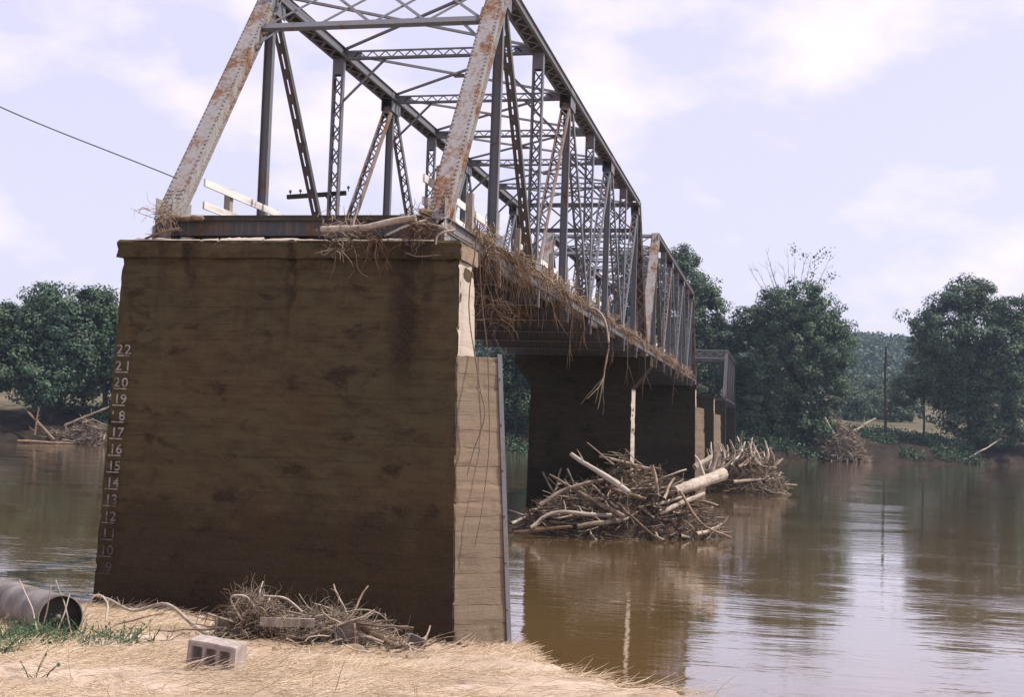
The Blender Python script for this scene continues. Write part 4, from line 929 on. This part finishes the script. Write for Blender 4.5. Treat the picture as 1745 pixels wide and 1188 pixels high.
for i, (y, x, L, lb) in enumerate([(17.5, 3.0, 3.4, 'long pale root hanging lowest from the deck edge, forked at its end'), (11.6, 3.0, 2.4, 'dark curved root hanging from the deck edge with a split tip'), (24, 3.0, 2.3, 'thin root hanging from the deck edge near the hammerhead pier'), (8.2, 3.02, 1.7, 'brown root hanging from the deck edge nearest the gauge pier'), (14.2, 2.98, 1.6, 'short brown root hanging between the curved root and the longest one'), (20.6, 3.0, 1.9, 'fine root hanging between the longest root and the hammerhead pier'), (29, 3., 2.6, 'root dangling in front of the sloping bracket'), (44, 3.02, 2.6, 'thin root hanging from the second truss')]):
    parts = []; P = walk(np.array([(x-.1, y, 8.5)]), np.array([(.5, 0, .2)]), np.array([L*.72]), 12, .10, -.55); parts.append(tubes(P, np.linspace(.028, .018, 12)[None]*(1.5 if i == 0 else .8), 5))
    e = P[0, -1]
    for j in range(5 if i == 0 else 3): parts.append(tubes(walk(e[None], np.array([(rng.normal(0, .32), rng.normal(0, .32), -.8)]), np.array([L*rng.uniform(.2, .42)]), 8, .10, -.06), np.linspace(.016, .006, 8)[None]*(1.4 if i == 0 else .8), 4))
    V, Q, uv, rn = joinmesh(parts); tag(link('hanging_root', npmesh('hanging_root', V, Q, uv, rn), M['driftwood' if i == 0 else 'root'], None, True), lb, 'root', 'roots hanging from the deck edge')
# wood on the pier cap
yc = -.16
def cl(px, py, y=yc): return atY(px, py, y)
log('driftwood_log', [cl(548, 391), cl(620, 386), cl(708, 371)], .055, .065, M['driftwood_pale'], 'thick pale log lying on the pier cap before the end beam', 'log', 'driftwood on the pier cap', stubs=2)
log('driftwood_stick', [cl(655, 402), cl(695, 384), cl(727, 374, -.1)], .022, .03, M['driftwood_pale'], 'bright bare stick slanting up on the pier cap', 'stick', 'driftwood on the pier cap', n=6)
log('driftwood_stick', [cl(743, 416, -.17), cl(746, 402, -.16), cl(758, 395), cl(776, 393, -.1)], .018, .02, M['driftwood_pale'], 'hooked pale stick curling over the front of the cap', 'stick', 'driftwood on the pier cap', n=6)
log('driftwood_stick', [cl(700, 381, -.12), cl(752, 386), cl(807, 418, .0)], .016, .022, M['driftwood'], 'long thin stick sloping down to the cap corner by the right end post', 'stick', 'driftwood on the pier cap', n=6)
log('driftwood_stick', [cl(247, 407, -.05), cl(272, 397), cl(304, 390)], .022, .03, M['driftwood_brown'], 'brown stick at the left end of the pier cap', 'stick', 'driftwood on the pier cap', n=6, stubs=3)
log('timber_offcut', [cl(292, 372, .2), cl(346, 371, .2)], .06, .06, M['driftwood'], 'squared timber offcut beside the left end post', 'timber', n=4, K=6, knob=.02)
log('timber_offcut', [cl(716, 362, .15), cl(735, 362, .25)], .07, .07, M['driftwood_brown'], 'dark timber block end beside the right end post', 'timber', n=4, K=6, knob=.02)
for i, (px0, py0, px1, py1) in enumerate([(706, 455, 747, 437), (690, 423, 780, 436)]): pass
wv = strands('loose_wire', spline([cl(690, 430, -.15), cl(712, 437, -.16), cl(752, 434, -.15)], 14)[None], .007, M['steel_rusty'], n=4); tag(wv, 'rusty wire sagging across the front of the pier cap', 'wire')
# vine hanging over the cutwater and its shadow-casting stem
P = [(3.42, .30, 8.4), (3.40, .18, 7.2), (3.52, .10, 6.1), (3.62, -.02, 5.4), (3.74, .02, 4.9), (3.66, -.06, 4.3), (3.60, -.13, 3.9)]
log('vine', P, .012, .008, M['root'], 'thin brown vine hanging down over the sunlit cutwater', 'vine', n=5, K=24, stubs=0)
log('vine', [(3.5, .5, 8.3), (3.56, .3, 7.0), (3.74, .22, 5.9), (3.86, .20, 4.6), (3.80, .08, 3.4), (3.72, .02, 2.7)], .010, .006, M['root'], 'longer finer vine hanging near the steel edge of the cutwater', 'vine', n=5, K=24)

# ------------------------------------------------------------------ foreground on the near bank
def gpx(px, D):
    """ground point at a bearing px and distance D"""
    u = (px-PW/2)/FPX*D; return ground_at(np.array(u), np.array(D))
# straw litter
def straw(N, u0, u1, d0, d1, L, r, mat='straw_light', name='straw_litter', label='dry straw lying over the sandy bank', lift=.02, vert=.12, mask=.0):
    u = rng.uniform(u0, u1, N); D = d0+(d1-d0)*rng.random(N); P0 = ground_at(u, D)
    k = vnoise(np.stack([P0[:, 0], P0[:, 1], P0[:, 0]*0], -1), .7, 12) > mask-rng.random(N)*.9
    e = np.interp(D/FT, [-60, 0, 25, 35, 46, 70, 80], [19, 10, 4.8, 2.5, .8, .9, -1])*FT; k &= (u < e+.25)
    P0 = P0[k]; n = len(P0); P0[:, 2] += lift*rng.random(n)
    ang = rng.normal(.15, .6, n)+1.3*vnoise(np.stack([P0[:, 0], P0[:, 1], P0[:, 0]*0], -1), .9, 21); d = np.stack([np.cos(ang), np.sin(ang), rng.normal(0, vert, n)], -1)
    P = walk(P0, d, rng.uniform(.4, 1, n)*L, 4, .12, 0); 
    w = np.abs(rng.normal(0, 1, n))[:, None]*.0
    return tag(strands(name, P, (rng.uniform(.5, 1.2, n)*r)[:, None]*np.array([1, 1, .9, .5]), M[mat]), label, 'straw', None, 'stuff')
straw(44000, -9.5, 3.5, 6.2, 17, .32, .0024, mask=.45, lift=.05)
straw(9000, -8, 1.2, 17, 23, .45, .005, label='dry straw lying at the foot of the gauge pier')
straw(260, -7, 3.2, 6.5, 13, .34, .0028, vert=.9, name='standing_straw', label='single dry stems standing up from the sandy bank', mask=.2)
# green weeds, bottom left
N = 330; pu = rng.normal(-4.75, .55, N); pd = rng.normal(11.4, 1.5, N); ok = vnoise(np.stack([pu, pd, pu*0], -1), 1.3, 4) > -.1; pu, pd = pu[ok], pd[ok]
P0 = ground_at(pu, pd).repeat(6, 0); n = len(P0); P = walk(P0+rng.normal(0, .03, (n, 3))*np.array((1, 1, 0)), np.stack([rng.normal(0, .6, n), rng.normal(0, .6, n), rng.uniform(.5, 1.2, n)], -1), rng.uniform(.08, .30, n), 4, .2, -.08)
tag(strands('green_weeds', P, rng.uniform(.003, .007, n)[:, None]*np.array([1, 1, .8, .3]), M['weed']), 'green weeds growing on the bank before the steel pipe', 'weeds', None, 'stuff')
C = P[::2, 2:4].reshape(-1, 3); tagw = leaf_mesh('weed_leaves', C, .034*rng.uniform(.5, 1.3, len(C)), rng.normal(0, 1, C.shape)+np.array((0, 0, .8)), M['weed'], None); tag(tagw, 'small leaves on the green weeds', 'weeds', None, 'stuff')

# concrete block with three cells, lying on its side
bc = gpx(392, 9.4)
blk = empty('concrete_block', (0, 0, 0), 'three-hole concrete block lying on its side in the straw', 'block')
def block_mesh():
    bm = bmesh.new(); W_, Hh, T_ = .40, .20, .20; xs = [-W_/2, -.165, -.068, -.05, .05, .068, .165, W_/2]; xs = [-.2, -.155, -.075, -.042, .042, .075, .155, .2]; zs = [0, .042, .158, .2]
    vs = {}
    for i, x in enumerate(xs):
        for j, z in enumerate(zs):
            for k_, y in enumerate((-.1, .1)): vs[i, j, k_] = bm.verts.new((x+random.uniform(-.002, .002), y+random.uniform(-.002, .002), z+random.uniform(-.002, .002)))
    for i in range(7):
        for j in range(3):
            hole = j == 1 and i in (1, 3, 5)
            if hole:
                a, b_, c, d = [(i, j), (i+1, j), (i+1, j+1), (i, j+1)]
                for (p, q) in ((a, b_), (b_, c), (c, d), (d, a)): bm.faces.new((vs[p+(0,)], vs[p+(1,)], vs[q+(1,)], vs[q+(0,)]))
            else:
                bm.faces.new((vs[i, j, 0], vs[i+1, j, 0], vs[i+1, j+1, 0], vs[i, j+1, 0])); bm.faces.new((vs[i, j, 1], vs[i, j+1, 1], vs[i+1, j+1, 1], vs[i+1, j, 1]))
    for i in range(7):
        bm.faces.new((vs[i, 3, 0], vs[i+1, 3, 0], vs[i+1, 3, 1], vs[i, 3, 1])); bm.faces.new((vs[i, 0, 0], vs[i, 0, 1], vs[i+1, 0, 1], vs[i+1, 0, 0]))
    for j in range(3):
        bm.faces.new((vs[0, j, 0], vs[0, j+1, 0], vs[0, j+1, 1], vs[0, j, 1])); bm.faces.new((vs[7, j, 0], vs[7, j, 1], vs[7, j+1, 1], vs[7, j+1, 0]))
    bmesh.ops.recalc_face_normals(bm, faces=bm.faces)
    bmesh.ops.bevel(bm, geom=[e for e in bm.edges if len(e.link_faces) == 2 and e.calc_face_angle(0) > .8], offset=.006, segments=2, affect='EDGES')
    me = bpy.data.meshes.new('block'); bm.to_mesh(me); bm.free(); return me
bpy.data.objects.remove(blk)
blk = link('concrete_block', block_mesh(), M['block_concrete']); tag(blk, 'three-hole concrete block lying on its side in the straw', 'block')
blk.location = (bc[0], bc[1], bc[2]+.015); blk.rotation_euler = (math.radians(3), math.radians(5.5), math.radians(-2)); blk.scale = (.98, .98, 1.06)

# steel pipe lying at the left
def pipe():
    u = (128-PW/2)/FPX*14.2; c = ground_at(np.array(u), np.array(14.2)); r = .255
    ax = FH*.80-R0*.60+np.array((0, 0, -.05)); ax /= np.linalg.norm(ax)             # from the open end away
    e0 = np.array((c[0], c[1], c[2]+r-.06))
    root = empty('steel_pipe', tuple(c), 'weathered steel pipe lying on the bank with a dark recessed end plate', 'pipe')
    def ring_tube(name, ss, rs, mat, n=36): 
        P = np.array([[e0+ax*s_ for s_ in ss]]); V, Q, uv, rn = tubes(P+np.linspace(0, 1e-5, len(ss))[None, :, None], np.array([rs]), n); return loc(link(name, npmesh(name, V, Q, uv, rn), M[mat], root, True))
    ring_tube('shell', [0, .02, .5, 1.0, 1.6, 2.4, 3.4], [r, r, r, r*1.003, r, r, r], 'pipe_metal')
    ring_tube('inner_wall', [.0, .02, .08, .16, .30], [r-.014]*5, 'pipe_inside')
    a = np.cross(ax, (0, 0, 1)); a /= np.linalg.norm(a); b_ = np.cross(ax, a)
    n = 36; an = np.arange(n)/n*2*np.pi; o_ = np.array([e0+(a*math.cos(t)+b_*math.sin(t))*r for t in an]); i_ = np.array([e0+(a*math.cos(t)+b_*math.sin(t))*(r-.014) for t in an]); f_ = o_-ax*.002
    V = np.vstack([o_-ax*.004, i_-ax*.004]); Q = np.array([(k, (k+1) % n, n+(k+1) % n, n+k) for k in range(n)]); loc(link('rim', npmesh('rim', V, Q), M['pipe_metal'], root))
    c2 = e0+ax*.14; V = np.vstack([[c2+(a*math.cos(t)+b_*math.sin(t))*(r-.013) for t in an], [c2]]); me = bpy.data.meshes.new('end_plate'); me.from_pydata(V.tolist(), [], [(k, (k+1) % n, n) for k in range(n)]); loc(link('end_plate', me, M['pipe_inside'], root))
    ring_tube('hub', [.06, .065, .10, .141], [.002, .03, .03, .045], 'pipe_metal', 10)
pipe()

# long pale branch against the pier foot, by the pipe
def gl(px, D, h=0.): 
    p = gpx(px, D); return (p[0], p[1], p[2]+h)
GB = 'branches lying on the near bank'
log('fallen_branch', [gl(176, 17.4, .34), gl(210, 17.3, .36), gl(250, 17.0, .30), gl(300, 16.6, .30), gl(345, 16.0, .16), gl(392, 15.4, .05)], .014, .030, M['driftwood'], 'long pale bare branch lying at the foot of the gauge pier', 'branch', GB, K=30, stubs=9, crook=.03)
log('fallen_branch', [gl(160, 16.9, .06), gl(185, 17.0, .42), gl(205, 17., .35), (gl(204, 16.8, .10))], .010, .018, M['driftwood_pale'], 'arched thin branch bending over beside the steel pipe', 'branch', GB, K=16, stubs=3, n=6)
log('fallen_branch', [gl(139, 11.2, .03), gl(180, 11.6, .05), gl(226, 12.2, .10)], .012, .009, M['driftwood_pale'], 'straight pale stick lying in the straw below the pipe', 'branch', GB, K=8, n=6)
log('fallen_branch', [gl(215, 16.6, .05), gl(262, 16.3, .16), gl(302, 16.2, .24)], .012, .008, M['driftwood'], 'thin side branch lying under the long pale branch', 'branch', GB, K=10, n=6, stubs=4)
for i, (a, b_, lb) in enumerate([((96, 13.6, .02), (108, 13.5, .52), 'pale stem standing in front of the pipe mouth'), ((92, 13.2, .02), (56, 13.6, .60), 'pale stem leaning left across the pipe'), ((124, 13.8, .05), (141, 13.9, .46), 'stem leaning right across the pipe mouth'), ((148, 14, .02), (117, 14.4, .62), 'long bent stem arching behind the pipe rim')]):
    log('dry_stem', [gl(*a), tuple((np.array(gl(*a))+np.array(gl(*b_)))/2+np.array((.02, 0, .01))), gl(*b_)], .009, .006, M['driftwood_pale'], lb, 'stem', 'dry stems around the pipe', K=8, n=5)
# heap of roots, timber and rusted iron against the pier
DH = 15.2
def heap():
    c = gpx(560, DH); root = empty('root_heap', tuple(c), 'heap of matted roots and straw at the foot of the gauge pier', 'debris')
    parts = []; N = 3400; px = rng.choice([440, 455, 470, 520, 560, 585, 610, 640, 690], N, p=[.16, .14, .10, .10, .12, .13, .12, .08, .05])+rng.normal(0, 15, N); Dd = DH+rng.normal(0, .28, N)
    p = ground_at((px-PW/2)/FPX*Dd, Dd); env = np.interp(px, [400, 430, 470, 520, 600, 650, 720, 760], [.18, .60, .56, .36, .42, .28, .10, .03]); p[:, 2] += rng.random(N)*env
    d = rng.normal(0, 1, (N, 3)); P = walk(p, d, rng.uniform(.08, .42, N), 6, .35, -.06)
    o = loc(strands('roots', P, rng.uniform(.002, .007, N)[:, None]*np.linspace(1, .5, 6)[None], M['twig'], root)); o['kind'] = 'stuff'
    N = 120; px = rng.normal(455, 12, N); Dd = DH-.3+rng.normal(0, .15, N); p = ground_at((px-PW/2)/FPX*Dd, Dd); p[:, 2] += .34+rng.random(N)*.1
    P = walk(p, rng.normal(0, 1, (N, 3)), rng.uniform(.3, .6, N), 9, .16, -.28); P[..., 2] = np.maximum(P[..., 2], p[:, 2:3].min()-.25)
    o = loc(strands('rootlets', P, rng.uniform(.003, .007, N)[:, None]*np.ones((1, 9)), M['root'], root)); o['kind'] = 'stuff'
    N = 240; px = rng.uniform(405, 740, N); Dd = DH+rng.normal(-.1, .3, N); p = ground_at((px-PW/2)/FPX*Dd, Dd); p[:, 2] += rng.random(N)*np.interp(px, [400, 440, 520, 600, 650, 740], [.12, .50, .34, .40, .22, .05])
    d = rng.normal(0, 1, (N, 3)); d[:, 2] *= .2; d[:, 0] *= 1.6; P = walk(p, d, rng.uniform(.25, .9, N), 7, .14, -.02); o = loc(strands('sticks', P, rng.uniform(.006, .020, N)[:, None]*np.linspace(1, .6, 7)[None], M['driftwood'], root, n=5, smooth=True)); o['kind'] = 'stuff'
    px, dd = np.meshgrid(np.linspace(405, 745, 60), np.linspace(-.6, .7, 18)); D = DH+dd+.4; P = ground_at((px-PW/2)/FPX*D, D); env = np.interp(px, [405, 440, 520, 600, 680, 745], [0, .34, .24, .28, .17, 0])*np.clip(1-(dd/.65)**2, 0, 1); P[..., 2] += env+fbm(P, 5, 3, 2)*.05*(env > .01)-.03
    i = np.arange(60*18).reshape(18, 60); Q = np.stack([i[:-1, :-1], i[:-1, 1:], i[1:, 1:], i[1:, :-1]], -1).reshape(-1, 4); loc(link('silt_mound', npmesh('silt_mound', P.reshape(-1, 3), Q), M['clod'], root, True))
heap()
GH = 'pieces in the heap at the pier foot'
log('bent_root', [gl(434, DH-.5, .30), gl(414, DH-.5, .52), gl(420, DH-.55, .60), gl(440, DH-.5, .56), gl(458, DH-.5, .40)], .016, .012, M['driftwood_pale'], 'pale root bent in a loop at the left of the heap', 'root', GH, K=18, n=6)
log('bent_root', [gl(468, DH-.5, .58), gl(505, DH-.5, .54), gl(535, DH-.5, .40)], .015, .012, M['driftwood_pale'], 'pale root running over the top of the heap', 'root', GH, K=10, n=6)
log('bent_root', [gl(608, DH-.4, .42), gl(635, DH-.4, .46), gl(668, DH-.4, .44), gl(695, DH-.35, .26), gl(703, DH-.2, .0)], .009, .007, M['driftwood'], 'thin arched branch springing from the right of the heap', 'branch', GH, K=16, n=5)
log('driftwood_log', [gl(536, DH-.6, .10), gl(585, DH-.6, .26), gl(642, DH-.5, .40)], .022, .018, M['driftwood'], 'slender log slanting up across the front of the heap', 'log', GH, K=10, n=7)
log('driftwood_log', [gl(622, DH-.4, .30), gl(665, DH-.4, .18), gl(710, DH-.4, .05)], .045, .03, M['driftwood_brown'], 'short brown log sloping down at the right of the heap', 'log', GH, K=10, n=8, stubs=1)
log('driftwood_log', [gl(800, 19.0, .06), gl(850, 20.4, .06), gl(908, 20.6, .03)], .05, .03, M['driftwood_brown'], 'brown branch stranded at the foot of the cutwater', 'log', K=12, n=8, stubs=3)
def plank(name, a, b_, w_, h_, mat, label, cat):
    mb = MB(); mb.bar(a, b_, w_, h_, (0, 0, 1)); o = mb.build(name, M[mat]); return tag(o, label, cat, GH)
plank('timber_plank', gl(464, DH-.62, .27), gl(556, DH-.55, .30), .10, .05, 'post_wood', 'grey squared plank lying in the heap', 'plank')
def iron(label, px, D, w_, h_, rz, h=.0):
    p = gl(px, D, h); root = empty('rusted_iron', p, label, 'iron', GH)
    mb = MB(); mb.box(-w_/2, w_/2, -.01, .01, 0, h_); mb.box(-w_/2, -w_/2+.015, -.09, -.01, 0, h_); mb.box(w_/2-.015, w_/2, -.09, -.01, 0, h_); o = mb.build('channel', M['steel_rusty'], root); root.rotation_euler = (0, rz[0], rz[1])
    return root
iron('rusted iron channel standing at the left of the heap', 401, DH-.2, .17, .32, (.05, .2))
iron('dark iron box piece in the middle of the heap', 612, DH-.55, .24, .26, (-.1, .1), .04)
iron('rusted iron angle standing at the right end of the heap', 724, DH+.2, .24, .26, (.28, -.2))
for i, (px, dD, s_, lb) in enumerate([(575, -.75, .10, 'pale clod'), (600, -.8, .13, 'broad pale clod'), (628, -.75, .11, 'rounded clod'), (465, -.9, .08, 'small dark clod'), (660, -.5, .10, 'lumpy clod'), (700, 1.2, .14, 'big crumbly clod'), (745, 2.0, .16, 'broad crumbly clod'), (775, 2.6, .15, 'rough clod'), (790, 3.4, .13, 'low clod'), (730, .6, .10, 'lesser clod')]):
    bm = bmesh.new(); bmesh.ops.create_icosphere(bm, subdivisions=3, radius=s_)
    for v_ in bm.verts:
        n_ = fbm(np.array(v_.co)*1+i*7.3, 9, 3, i); v_.co *= 1+.38*float(n_); v_.co.z *= .62; v_.co.x *= 1.35
    me = bpy.data.meshes.new('mud_clod'); bm.to_mesh(me); bm.free(); o = link('mud_clod', me, M['clod'], None, True); p = gl(px, DH+dD, .02); o.location = p; o.rotation_euler[2] = i*1.3
    tag(o, lb+' of dried mud lying '+['before the heap', 'in front of the dark iron piece', 'before the brown log', 'below the loop of pale root', 'right of the brown log', 'by the rusted iron angle', 'between the heap and the cutwater', 'near the corner of the cutwater', 'against the cutwater foot', 'beside the iron angle'][i], 'clod', 'mud clods below the pier')

N = 420; px = np.concatenate([rng.uniform(420, 740, 200), rng.uniform(600, 880, 220)]); Dd = np.concatenate([rng.uniform(13.4, 15.4, 200), rng.uniform(15.5, 20.5, 220)]); pc = ground_at((px-PW/2)/FPX*Dd, Dd)
bm = bmesh.new(); bmesh.ops.create_icosphere(bm, subdivisions=2, radius=1); bv = np.array([v_.co for v_ in bm.verts]); bf = np.array([[q.index for q in f_.verts] for f_ in bm.faces]); bm.free()
Vc = []; Fc = []
for i in range(N):
    r_ = .012+.05*rng.random()**2.5; q = bv*(1+.45*fbm(bv+i*3.1, 1.7, 2, i % 9))[:, None]*r_*np.array((rng.uniform(.8, 1.6), rng.uniform(.8, 1.4), rng.uniform(.5, .9))); Vc.append(q+pc[i]+np.array((0, 0, r_*.2))); Fc.append(bf+i*len(bv))
tag(link('mud_crumbs', npmesh('mud_crumbs', np.concatenate(Vc), np.concatenate(Fc)), M['clod'], None, True), 'crumbs of dried mud scattered below the gauge pier', 'mud', None, 'stuff')

# ------------------------------------------------------------------ air
HAZE = True
if HAZE:
    mb = MB(); mb.box(-900, 900, -420, 1150, -4, 96); m, t, b, o = newmat('haze_air'); t.nodes.remove(b); pv = t.nodes.new('ShaderNodeVolumePrincipled'); pv.inputs['Density'].default_value = .00018; pv.inputs['Color'].default_value = (.58, .74, 1, 1); pv.inputs['Anisotropy'].default_value = .2
    t.links.new(pv.outputs[0], o.inputs['Volume']); hz_ = mb.build('haze', m); tag(hz_, 'thin blue summer haze', 'haze', None, 'stuff')
